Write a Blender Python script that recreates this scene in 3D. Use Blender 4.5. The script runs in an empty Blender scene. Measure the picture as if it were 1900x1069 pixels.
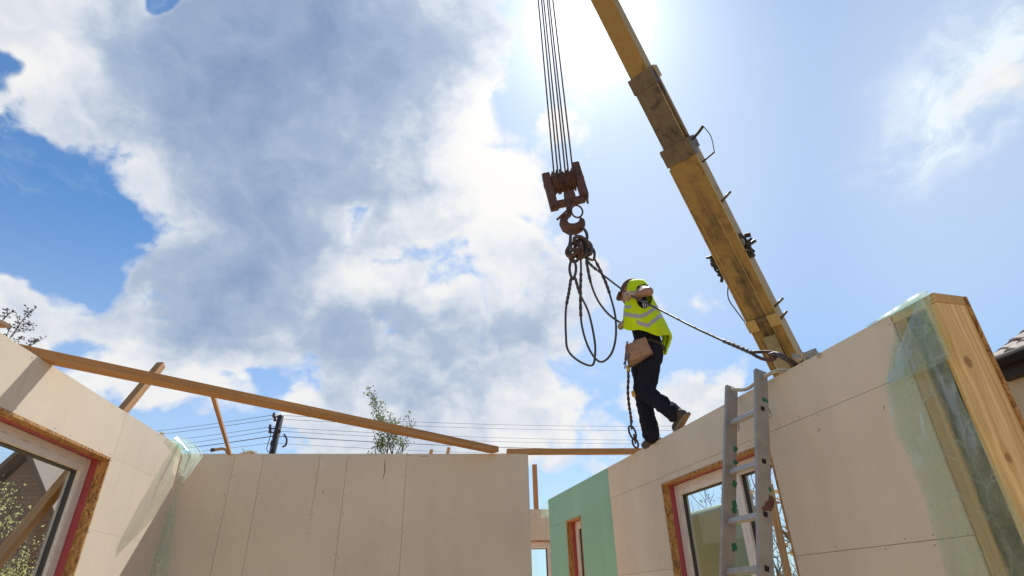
import bpy, math, random
import numpy as np
from mathutils import Vector, Matrix, Euler, noise as mnoise
random.seed(7)
SC = bpy.context.scene
COL = SC.collection
rad = math.radians

# ------------------------------------------------------------------ camera (20 mm lens, tilted up)
F_PX, PITCH, ROLL = 1060.0, rad(29.0), rad(1.4)
fw = Vector((0, math.cos(PITCH), math.sin(PITCH)))
u0 = Vector((0, -math.sin(PITCH), math.cos(PITCH)))
r0 = Vector((1, 0, 0))
RT = math.cos(ROLL) * r0 - math.sin(ROLL) * u0
UP = math.sin(ROLL) * r0 + math.cos(ROLL) * u0
EYE = Vector((0, 0, 1.6))
cam_d = bpy.data.cameras.new('camera')
cam = bpy.data.objects.new('camera', cam_d)
COL.objects.link(cam)
cam_d.sensor_width = 36.0
cam_d.lens = 36.0 * F_PX / 1900.0
cam_d.clip_start = 0.05
cam_d.clip_end = 6000
M = Matrix((RT, UP, -fw)).transposed().to_4x4()
M.translation = EYE
cam.matrix_world = M
SC.camera = cam


def ray(x, y):
    return (fw * F_PX + RT * (x - 950) - UP * (y - 534.5)).normalized()


def atZ(x, y, z):
    d = ray(x, y)
    return EYE + d * ((z - EYE.z) / d.z)


def atY(x, y, Y):
    d = ray(x, y)
    return EYE + d * (Y / d.y)


def proj(p):
    d = Vector(p) - EYE
    w = d.dot(fw)
    return 950 + F_PX * d.dot(RT) / w, 534.5 - F_PX * d.dot(UP) / w


# ------------------------------------------------------------------ node helper
class NT:
    def __init__(s, tree):
        s.t = tree
        s.t.nodes.clear()

    def n(s, kind, ins=None, **props):
        nd = s.t.nodes.new(kind)
        for k, v in props.items():
            setattr(nd, k, v)
        for k, v in (ins or {}).items():
            s.set(nd.inputs[k], v)
        return nd

    def set(s, sock, v):
        if isinstance(v, bpy.types.NodeSocket):
            s.t.links.new(v, sock)
        elif isinstance(v, bpy.types.Node):
            s.t.links.new(v.outputs[0], sock)
        else:
            sock.default_value = v

    def m(s, op, a, b=None, c=None, clamp=False):
        nd = s.t.nodes.new('ShaderNodeMath')
        nd.operation = op
        nd.use_clamp = clamp
        for i, v in enumerate((a, b, c)):
            if v is not None:
                s.set(nd.inputs[i], v)
        return nd.outputs[0]

    def v(s, op, a, b=None, sc=None):
        nd = s.t.nodes.new('ShaderNodeVectorMath')
        nd.operation = op
        s.set(nd.inputs[0], a)
        if b is not None:
            s.set(nd.inputs[1], b)
        if sc is not None:
            s.set(nd.inputs['Scale'], sc)
        return nd.outputs['Value'] if op in ('DOT_PRODUCT', 'LENGTH', 'DISTANCE') else nd.outputs[0]

    def mr(s, val, a, b, c=0.0, d=1.0, smooth=True):
        nd = s.t.nodes.new('ShaderNodeMapRange')
        nd.interpolation_type = 'SMOOTHSTEP' if smooth else 'LINEAR'
        for i, x in enumerate((val, a, b, c, d)):
            s.set(nd.inputs[i], x)
        return nd.outputs[0]

    def mix(s, f, a, b, blend='MIX'):
        nd = s.t.nodes.new('ShaderNodeMix')
        nd.data_type = 'RGBA'
        nd.blend_type = blend
        s.set(nd.inputs[0], f)
        s.set(nd.inputs[6], a)
        s.set(nd.inputs[7], b)
        return nd.outputs[2]

    def noise(s, vec, scale, detail=4, rough=.55, dist=0.0, col=False):
        nd = s.n('ShaderNodeTexNoise', {'Vector': vec, 'Scale': scale, 'Detail': detail, 'Roughness': rough, 'Distortion': dist})
        return nd.outputs[1] if col else nd.outputs[0]


# ------------------------------------------------------------------ world: clear sky with cumulus
SUN_DIR = ray(1090, 28)
SUN_EL = math.asin(SUN_DIR.z)
SUN_AZ = math.atan2(SUN_DIR.x, SUN_DIR.y)
world = bpy.data.worlds.new('World')
SC.world = world
world.use_nodes = True
w = NT(world.node_tree)
tc = w.n('ShaderNodeTexCoord')
D = w.v('NORMALIZE', tc.outputs['Generated'])
sky = w.n('ShaderNodeTexSky', sky_type='NISHITA')
sky.sun_disc = False
sky.sun_elevation = SUN_EL
sky.sun_rotation = SUN_AZ
sky.altitude = 100
sky.air_density = 1.0
sky.dust_density = 0.15
sky.ozone_density = 3.0


def blob(vec, px, py, rx, ry, ang=0.0):
    """soft round patch of sky direction, returned as 0..1"""
    c = ray(px, py)
    a = rad(ang)
    e1 = ray(px + math.cos(a) * rx, py - math.sin(a) * rx) - c
    e2 = ray(px + math.sin(a) * ry, py + math.cos(a) * ry) - c
    s1, s2 = e1.length, e2.length
    e1 = e1.normalized()
    e2 = (e2 - e1 * e2.dot(e1)).normalized()
    e3 = e1.cross(e2)
    rot = Matrix((e1, e2, e3)).transposed().to_euler()
    mp = w.n('ShaderNodeMapping', {'Vector': vec, 'Location': c, 'Rotation': rot, 'Scale': (s1, s2, max(s1, s2))}, vector_type='TEXTURE')
    g = w.n('ShaderNodeTexGradient', {'Vector': mp.outputs[0]}, gradient_type='SPHERICAL')
    return w.mr(g.outputs[1], 0.0, 0.9)


def blobsum(vec, items):
    acc = None
    for (px, py, rx, ry, ang, wt) in items:
        b = blob(vec, px, py, rx, ry, ang)
        acc = w.m('MULTIPLY', b, wt) if acc is None else w.m('MULTIPLY_ADD', b, wt, acc)
    return acc


COVER = [
    (560, 150, 640, 430, 0, .95), (110, 90, 360, 250, 0, .75), (600, 430, 460, 320, 20, .65), (390, 560, 330, 230, 0, .75),
    (760, 620, 460, 260, 0, .72), (860, 330, 260, 200, 35, .45), (50, 505, 210, 140, 0, .95), (900, 790, 680, 230, 0, .80),
    (1350, 730, 250, 120, 15, .62), (1090, 270, 120, 120, 0, .42), (1840, 110, 150, 280, -35, .30), (1345, 290, 60, 24, 5, .50),
    (1618, 356, 60, 30, 20, .50), (1240, 545, 100, 60, 0, .60), (1030, 490, 200, 140, 0, .70), (850, 90, 180, 260, -12, .35),
    (300, 700, 200, 120, 0, .35), (220, 640, 300, 100, 0, .40), (1770, 190, 130, 300, -38, .16), (650, 800, 300, 120, 0, .3), (1000, 620, 200, 130, 0, .35),
    (90, 355, 260, 170, -18, -1.25), (345, -5, 110, 60, 0, -1.3), (-20, 120, 70, 80, 0, -.8), (150, 480, 150, 80, -10, -.7),
    (1500, 380, 640, 520, 0, -.62), (790, 465, 170, 60, 20, -.52), (985, 130, 110, 190, -5, -.95), (625, 405, 120, 50, 20, -.62),
    (320, 790, 300, 60, -8, -.75), (170, 615, 120, 60, 10, -.6), (1160, 430, 130, 130, 0, -.5), (550, 690, 170, 70, 10, -.35),
    (930, 560, 150, 60, 0, -.40), (860, 520, 120, 45, 10, -.35), (780, 330, 90, 40, 40, -.25), (1120, 640, 110, 160, 0, -.25),
]
THICK = [
    (540, 190, 560, 340, 0, 1.0), (430, 480, 280, 230, 20, .70), (640, 40, 440, 240, 0, .55), (640, 640, 360, 150, -15, .62),
    (850, 640, 260, 130, 0, .42), (100, 100, 260, 160, 0, -.35), (900, 330, 220, 240, 40, -.8), (560, 540, 190, 90, 30, -.40),
    (230, 620, 190, 160, 0, -.35),
]
wn = w.noise(D, 3.2, 2, .5, col=True)
wn2 = w.noise(D, 11.0, 3, .55, col=True)
DW = w.v('ADD', D, w.v('SCALE', w.v('SUBTRACT', wn, (.5, .5, .5)), sc=.20))
DW = w.v('ADD', DW, w.v('SCALE', w.v('SUBTRACT', wn2, (.5, .5, .5)), sc=.10))
cover = blobsum(DW, COVER)
thick = blobsum(DW, THICK)
SQ = w.v('MULTIPLY', w.v('ADD', D, w.v('SCALE', w.v('SUBTRACT', wn2, (.5, .5, .5)), sc=.045)), (1.0, 1.0, 1.3))


def puffs(vec, det):
    f = w.noise(vec, 5.5, det, .62)
    rg = w.n('ShaderNodeTexNoise', {'Vector': vec, 'Scale': 9.0, 'Detail': 4.0, 'Roughness': .55, 'Lacunarity': 2.1, 'Offset': .85, 'Gain': 1.6}, noise_type='RIDGED_MULTIFRACTAL', normalize=True)
    return f, w.m('ADD', w.m('MULTIPLY', w.m('SUBTRACT', f, .5), 2.3), w.m('MULTIPLY', w.m('SUBTRACT', .45, rg.outputs[0]), .40))


fb, pf = puffs(SQ, 10)
fb_s, pf_s = puffs(w.v('ADD', SQ, tuple(SUN_DIR * .022)), 6)
dens = w.m('ADD', w.m('ADD', cover, -.26), pf)
alpha = w.mr(dens, -.12, .34)
wisp = w.noise(w.v('MULTIPLY', DW, (2.0, 1.0, 3.0)), 4.0, 6, .62)
veil = w.m('MULTIPLY', w.mr(wisp, .44, .85), .34)
pale = w.m('MULTIPLY', w.m('SMOOTH_MAX', blob(D, 1150, 380, 1250, 1000), blob(D, 1800, 260, 1250, 1100), .5), .54)
low = w.m('MULTIPLY', w.mr(w.n('ShaderNodeSeparateXYZ', {0: D}).outputs[2], .62, .0), .62)
veil = w.m('MAXIMUM', veil, w.m('MAXIMUM', pale, low))
cirrus = w.m('MULTIPLY', blob(DW, 1800, 150, 170, 330, -38), w.mr(wisp, .36, .66))
veil = w.m('MINIMUM', w.m('MULTIPLY_ADD', cirrus, .75, veil), 1.0)
cosang = w.v('DOT_PRODUCT', D, tuple(SUN_DIR))
ang = w.m('ARCCOSINE', w.m('MINIMUM', cosang, .99999))
glow = w.m('POWER', 2.718, w.m('MULTIPLY', ang, -8.0))
glow2 = w.m('POWER', 2.718, w.m('MULTIPLY', ang, -19.0))
glow3 = w.m('POWER', 2.718, w.m('MULTIPLY', w.m('MULTIPLY', ang, ang), -2.6))
relief = w.m('SUBTRACT', pf, pf_s)
body = w.m('ADD', w.m('MULTIPLY', w.m('MINIMUM', dens, .9), .34), w.m('MULTIPLY', thick, .66))
lown = w.noise(DW, 5.0, 7, .58)
grey = w.m('ADD', body, w.m('MULTIPLY', w.m('SUBTRACT', lown, .5), 1.5))
grey = w.m('SUBTRACT', grey, w.m('MULTIPLY', relief, .55))
g1 = w.mr(grey, -.22, 1.40, smooth=False)
cc = w.n('ShaderNodeValToRGB', {'Fac': g1})
cr = cc.color_ramp
cr.elements[0].position = 0.0
cr.elements[0].color = (1.0, .99, .97, 1)
cr.elements[1].position = 1.0
cr.elements[1].color = (.22, .325, .53, 1)
for pos, c_ in ((.16, (.93, .94, .95)), (.33, (.74, .80, .885)), (.54, (.45, .55, .715)), (.76, (.325, .435, .63))):
    e = cr.elements.new(pos)
    e.color = (*c_, 1)
cloudcol = w.v('SCALE', cc.outputs[0], sc=w.m('ADD', 8.9, w.m('MULTIPLY', glow, 1.5)))
SKY_GAIN = 1.0
skyc = w.v('MULTIPLY', sky.outputs[0], (SKY_GAIN * .48, SKY_GAIN * .98, SKY_GAIN * 1.30))
# thin bright haze that scatters more light the nearer one looks to the sun
hz = w.m('ADD', w.m('MULTIPLY', glow3, 1.0), w.m('MULTIPLY', glow, 3.8))
skyc = w.mix(veil, skyc, (7.7, 8.6, 9.4, 1))
mixc = w.mix(alpha, skyc, cloudcol)
hzc = w.v('ADD', w.v('SCALE', (1.0, .975, .93), sc=hz), w.v('SCALE', (1.0, .88, .66), sc=w.m('MULTIPLY', glow2, 20.0)))
hzc = w.v('SCALE', hzc, sc=w.m('SUBTRACT', 1.0, w.m('MULTIPLY', alpha, .55)))
tot = w.v('ADD', mixc, hzc)
bg = w.n('ShaderNodeBackground', {'Color': tot, 'Strength': 0.071})
w.n('ShaderNodeOutputWorld', {'Surface': bg.outputs[0]})
world.cycles.sampling_method = 'MANUAL'
world.cycles.sample_map_resolution = 512

# ------------------------------------------------------------------ sun lamp
sun_d = bpy.data.lights.new('sun', 'SUN')
sun_d.energy = 5.0
sun_d.angle = rad(0.55)
sun_d.color = (1.0, .975, .925)
sun = bpy.data.objects.new('sun', sun_d)
COL.objects.link(sun)
sun.rotation_euler = SUN_DIR.to_track_quat('Z', 'Y').to_euler()
sun.location = (5, 20, 30)

# ------------------------------------------------------------------ exposure
SC.view_settings.view_transform = 'Standard'
SC.view_settings.look = 'None'
SC.view_settings.exposure = 0.55
SC.view_settings.gamma = 1.0
SC.view_settings.use_curve_mapping = False
SC.render.engine = 'CYCLES'
SC.cycles.use_denoising = True
SC.cycles.max_bounces = 10
SC.cycles.transparent_max_bounces = 16
SC.cycles.caustics_reflective = False
SC.cycles.caustics_refractive = False


# ================================================================== materials
def material(name):
    mt = bpy.data.materials.new(name)
    mt.use_nodes = True
    return mt, NT(mt.node_tree)


def principled(k, **ins):
    b = k.n('ShaderNodeBsdfPrincipled', {a.replace('_', ' '): v for a, v in ins.items()})
    k.n('ShaderNodeOutputMaterial', {'Surface': b.outputs[0]})
    return b


def bump(k, h, strength=.3, dist=.01):
    return k.n('ShaderNodeBump', {'Height': h, 'Strength': strength, 'Distance': dist}).outputs[0]


def m_board(name, base, mottled=.13, stain=(.45, .38, .32)):
    mt, k = material(name)
    geo = k.n('ShaderNodeNewGeometry')
    pos = geo.outputs['Position']
    oi = k.n('ShaderNodeObjectInfo')
    n1 = k.noise(pos, 1.6, 5, .6)
    n2 = k.noise(pos, 38.0, 4, .7)
    n3 = k.noise(k.v('MULTIPLY', pos, (1, 1, .12)), 7.0, 4, .6)
    f = k.m('ADD', k.m('MULTIPLY', k.m('SUBTRACT', n1, .5), mottled * 2.4), k.m('MULTIPLY', k.m('SUBTRACT', n2, .5), mottled * .8))
    f = k.m('ADD', f, k.m('MULTIPLY', k.m('SUBTRACT', n3, .5), mottled * 1.0))
    f = k.m('ADD', f, k.m('MULTIPLY', k.m('SUBTRACT', oi.outputs['Random'], .5), mottled * .5))
    c = k.v('SCALE', base, sc=k.m('ADD', 1.0, f))
    scuff = k.mr(k.noise(k.v('MULTIPLY', pos, (3, 3, 1)), 9.0, 6, .7, 1.5), .68, .80)
    c = k.mix(k.m('MULTIPLY', scuff, .35), c, (*stain, 1))
    spk = k.n('ShaderNodeTexVoronoi', {'Vector': pos, 'Scale': 6.0}, feature='F1')
    chip = k.mr(spk.outputs[0], .055, .035)
    c = k.mix(k.m('MULTIPLY', chip, .35), c, (.75, .72, .66, 1))
    principled(k, Base_Color=c, Roughness=.92, Normal=bump(k, k.noise(pos, 160, 3, .6), .08, .002))
    return mt


def m_timber(name, base, dark, coarse=1.0, knots=(), rough=.75):
    """wood: U of the UV map runs along the grain in metres, V across it"""
    mt, k = material(name)
    uv = k.n('ShaderNodeUVMap').outputs[0]
    oi = k.n('ShaderNodeObjectInfo')
    uv = k.v('ADD', uv, k.n('ShaderNodeCombineXYZ', {0: k.m('MULTIPLY', oi.outputs['Random'], 7.0), 1: k.m('MULTIPLY', oi.outputs['Random'], 3.0), 2: 0.0}).outputs[0]) if not knots else uv
    sp = k.n('ShaderNodeSeparateXYZ', {0: uv})
    U, V = sp.outputs[0], sp.outputs[1]
    defl, spot = None, None
    for (ku, kv, kr) in knots:
        du = k.m('MULTIPLY', k.m('SUBTRACT', U, ku), .42)
        dv = k.m('SUBTRACT', V, kv)
        d2 = k.m('ADD', k.m('MULTIPLY', du, du), k.m('MULTIPLY', dv, dv))
        gss = k.m('POWER', 2.718, k.m('MULTIPLY', d2, -1.0 / (kr * kr * 2.2)))
        sgn = k.mr(dv, -kr * 1.6, kr * 1.6, -1.0, 1.0)
        dd = k.m('MULTIPLY', k.m('MULTIPLY', gss, sgn), kr * 1.5)
        defl = dd if defl is None else k.m('ADD', defl, dd)
        du2 = k.m('MULTIPLY', k.m('SUBTRACT', U, ku), .75)
        r2 = k.m('SQRT', k.m('ADD', k.m('MULTIPLY', du2, du2), k.m('MULTIPLY', dv, dv)))
        s1 = k.mr(r2, kr * .95, kr * .45)
        spot = s1 if spot is None else k.m('MAXIMUM', spot, s1)
    VV = V if defl is None else k.m('SUBTRACT', V, defl)
    wob = k.noise(k.n('ShaderNodeCombineXYZ', {0: k.m('MULTIPLY', U, 1.3), 1: k.m('MULTIPLY', VV, 5.0), 2: 0.0}).outputs[0], 1.0, 2, .5)
    g = k.m('ADD', VV, k.m('MULTIPLY', wob, .05 * coarse))
    ring = k.noise(k.n('ShaderNodeCombineXYZ', {0: k.m('MULTIPLY', U, .5), 1: k.m('MULTIPLY', g, 75.0 / coarse), 2: 0.0}).outputs[0], 1.0, 3, .6)
    fib = k.noise(k.n('ShaderNodeCombineXYZ', {0: k.m('MULTIPLY', U, 9.0), 1: k.m('MULTIPLY', VV, 420.0), 2: 0.0}).outputs[0], 1.0, 2, .6)
    f = k.m('ADD', k.mr(ring, .34, .72), k.m('MULTIPLY', k.m('SUBTRACT', fib, .5), .5))
    c = k.mix(f, (*base, 1), (*dark, 1))
    big = k.noise(k.n('ShaderNodeCombineXYZ', {0: k.m('MULTIPLY', U, 2.0), 1: k.m('MULTIPLY', V, 9.0), 2: 0.0}).outputs[0], 1.0, 4, .6)
    c = k.v('SCALE', c, sc=k.m('ADD', .72, k.m('MULTIPLY', big, .56)))
    if spot is not None:
        c = k.mix(k.m('MULTIPLY', spot, .8), c, (dark[0] * .5, dark[1] * .42, dark[2] * .4, 1))
    principled(k, Base_Color=c, Roughness=rough, Normal=bump(k, k.m('ADD', ring, fib), .18, .002))
    return mt


def m_osb():
    mt, k = material('strand board')
    pos = k.n('ShaderNodeNewGeometry').outputs['Position']
    vo = k.n('ShaderNodeTexVoronoi', {'Vector': k.v('ADD', k.v('MULTIPLY', pos, (1, 1, .35)), k.v('SCALE', k.noise(pos, 22, 2, .5, col=True), sc=.04)), 'Scale': 80.0}, feature='F1')
    r = k.n('ShaderNodeSeparateXYZ', {0: vo.outputs['Color']}).outputs[0]
    cr = k.n('ShaderNodeValToRGB', {'Fac': r})
    cr.color_ramp.elements[0].color = (.20, .09, .025, 1)
    cr.color_ramp.elements[1].color = (.62, .36, .12, 1)
    e = cr.color_ramp.elements.new(.4)
    e.color = (.42, .21, .06, 1)
    c = k.mix(k.mr(k.noise(pos, 90, 3, .7), .45, .75), cr.outputs[0], (.28, .12, .03, 1))
    principled(k, Base_Color=c, Roughness=.7, Normal=bump(k, vo.outputs[0], .35, .004))
    return mt


def m_plain(name, base, rough=.6, metal=0.0, var=.15, scale=12.0, spec=.5, bmp=.1):
    mt, k = material(name)
    pos = k.n('ShaderNodeTexCoord').outputs['Object']
    n = k.noise(pos, scale, 5, .65)
    c = k.v('SCALE', base, sc=k.m('ADD', 1.0 - var, k.m('MULTIPLY', n, var * 2)))
    b = principled(k, Base_Color=c, Roughness=rough, Metallic=metal, Normal=bump(k, n, bmp, .004))
    b.inputs['Specular IOR Level'].default_value = spec
    return mt


def m_steel(name, paint, rust, amount=.5, rough=.55, scale=9.0):
    """worn painted steel: rust and grease patches break through the paint"""
    mt, k = material(name)
    pos = k.n('ShaderNodeTexCoord').outputs['Object']
    n1 = k.noise(pos, scale, 8, .68, .4)
    n2 = k.noise(pos, scale * .3, 5, .6)
    f = k.mr(k.m('ADD', k.m('MULTIPLY', n1, .6), k.m('MULTIPLY', n2, .4)), .62 - amount * .28, .72 - amount * .2)
    c = k.mix(f, (*paint, 1), (*rust, 1))
    c = k.v('SCALE', c, sc=k.m('ADD', .75, k.m('MULTIPLY', k.noise(pos, scale * 5, 3, .6), .5)))
    principled(k, Base_Color=c, Roughness=k.m('ADD', rough, k.m('MULTIPLY', f, .3)), Metallic=0.0, Normal=bump(k, n1, .25, .006))
    return mt


def m_boom(origin, axis, side, spans):
    """ochre paint with a greasy, rusty run along the middle of the underside"""
    mt, k = material('ochre crane paint with grease run')
    pos = k.n('ShaderNodeTexCoord').outputs['Object']
    rel = k.v('SUBTRACT', pos, tuple(origin))
    L = k.v('DOT_PRODUCT', rel, tuple(axis))
    S = k.v('DOT_PRODUCT', rel, tuple(side))
    n1 = k.noise(pos, 2.6, 8, .68, .4)
    f = k.mr(n1, .46, .70)
    c = k.mix(f, (.265, .16, .042, 1), (.135, .075, .027, 1))
    st = k.noise(k.n('ShaderNodeCombineXYZ', {0: k.m('MULTIPLY', L, 1.1), 1: k.m('MULTIPLY', S, 13.0), 2: 0.0}).outputs[0], 1.0, 5, .65)
    wob = k.m('ADD', S, k.m('MULTIPLY', k.m('SUBTRACT', k.noise(pos, 5.0, 4, .6), .5), .22))
    mask = None
    for (l0, l1, x0, x1, amt) in spans:
        soft = (l1 - l0) * .3
        a = k.m('MULTIPLY', k.mr(L, l0 - soft, l0 + soft), k.mr(L, l1 + soft, l1 - soft))
        b = k.m('MULTIPLY', k.mr(wob, x0 - .05, x0 + .05), k.mr(wob, x1 + .05, x1 - .05))
        q = k.m('MULTIPLY', k.m('MULTIPLY', a, b), amt)
        mask = q if mask is None else k.m('MAXIMUM', mask, q)
    g = k.m('MULTIPLY', mask, k.mr(st, .30, .62))
    c = k.mix(g, c, (.022, .017, .014, 1))
    c = k.v('SCALE', c, sc=k.m('ADD', .75, k.m('MULTIPLY', k.noise(pos, 14, 3, .6), .5)))
    principled(k, Base_Color=c, Roughness=.6, Normal=bump(k, n1, .25, .006))
    return mt


def m_glass():
    mt, k = material('window glass')
    lw = k.n('ShaderNodeLayerWeight', {'Blend': .5})
    fr = k.m('MULTIPLY_ADD', k.m('POWER', lw.outputs[1], 5.0), .9, .075)
    tr = k.n('ShaderNodeBsdfTransparent', {'Color': (.90, .94, .92, 1)})
    gl = k.n('ShaderNodeBsdfGlossy', {'Color': (1, 1, 1, 1), 'Roughness': .004})
    mx = k.n('ShaderNodeMixShader', {0: fr, 1: tr.outputs[0], 2: gl.outputs[0]})
    k.n('ShaderNodeOutputMaterial', {'Surface': mx.outputs[0]})
    return mt


def m_foil():
    mt, k = material('green vapour barrier film')
    pos = k.n('ShaderNodeTexCoord').outputs['Object']
    wr = k.noise(pos, 6.0, 4, .5, .8)
    nrm = bump(k, wr, .16, .02)
    tr = k.n('ShaderNodeBsdfTransparent', {'Color': (.86, .94, .87, 1)})
    tl = k.n('ShaderNodeBsdfTranslucent', {'Color': (.66, .80, .69, 1), 'Normal': nrm})
    df = k.n('ShaderNodeBsdfDiffuse', {'Color': (.64, .78, .67, 1), 'Normal': nrm})
    gl = k.n('ShaderNodeBsdfGlossy', {'Color': (1, 1, 1, 1), 'Roughness': .22, 'Normal': nrm})
    a = k.n('ShaderNodeMixShader', {0: .5, 1: df.outputs[0], 2: tl.outputs[0]})
    crk = k.n('ShaderNodeTexVoronoi', {'Vector': k.v('ADD', k.v('MULTIPLY', pos, (1, 1, .55)), k.v('SCALE', k.noise(pos, 5, 3, .5, col=True), sc=.12)), 'Scale': 7.0}, feature='DISTANCE_TO_EDGE')
    fl = k.m('ADD', k.m('ADD', .21, k.m('MULTIPLY', k.mr(wr, .42, .78), .20)), k.m('MULTIPLY', k.mr(crk.outputs[0], .035, .0), .16))
    b = k.n('ShaderNodeMixShader', {0: fl, 1: tr.outputs[0], 2: a.outputs[0]})
    lw = k.n('ShaderNodeLayerWeight', {'Blend': .25, 'Normal': nrm})
    c = k.n('ShaderNodeMixShader', {0: k.m('ADD', .012, k.m('MULTIPLY', lw.outputs[0], .10)), 1: b.outputs[0], 2: gl.outputs[0]})
    k.n('ShaderNodeOutputMaterial', {'Surface': c.outputs[0]})
    return mt


def m_leaf(name, a, b):
    mt, k = material(name)
    pos = k.n('ShaderNodeNewGeometry').outputs['Position']
    n = k.noise(pos, 9.0, 2, .5)
    c = k.mix(n, (*a, 1), (*b, 1))
    d = k.n('ShaderNodeBsdfDiffuse', {'Color': c})
    t = k.n('ShaderNodeBsdfTranslucent', {'Color': c})
    mx = k.n('ShaderNodeMixShader', {0: .45, 1: d.outputs[0], 2: t.outputs[0]})
    k.n('ShaderNodeOutputMaterial', {'Surface': mx.outputs[0]})
    return mt


def m_wool():
    mt, k = material('mineral wool')
    pos = k.n('ShaderNodeNewGeometry').outputs['Position']
    n = k.noise(k.v('MULTIPLY', pos, (1, 1, .6)), 22, 8, .75, 1.2)
    c = k.mix(k.mr(n, .3, .7), (.10, .085, .04, 1), (.33, .28, .14, 1))
    principled(k, Base_Color=c, Roughness=1.0, Normal=bump(k, n, .9, .03))
    return mt


def m_print():
    """white window profile wrapped in a printed protective film: rows of small dark dashes"""
    mt, k = material('white window profile')
    uv = k.n('ShaderNodeUVMap').outputs[0]
    sp = k.n('ShaderNodeSeparateXYZ', {0: uv})
    U, V = sp.outputs[0], sp.outputs[1]
    gate = k.m('LESS_THAN', k.m('FRACT', k.m('MULTIPLY', U, 5.2)), .52)
    vrow = k.m('FRACT', k.m('MULTIPLY', V, 22.0))
    row = k.m('MULTIPLY', k.m('GREATER_THAN', vrow, .36), k.m('LESS_THAN', vrow, .60))
    txt = k.m('GREATER_THAN', k.noise(k.v('MULTIPLY', uv, (190, 60, 1)), 1.0, 1, .5), .48)
    f = k.m('MULTIPLY', k.m('MULTIPLY', gate, row), txt)
    pos = k.n('ShaderNodeNewGeometry').outputs['Position']
    dirt = k.noise(pos, 12, 5, .6)
    c = k.mix(k.m('MULTIPLY', f, .45), (.74, .68, .61, 1), (.22, .19, .18, 1))
    c = k.v('SCALE', c, sc=k.m('ADD', .88, k.m('MULTIPLY', dirt, .22)))
    principled(k, Base_Color=c, Roughness=.35)
    return mt


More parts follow.
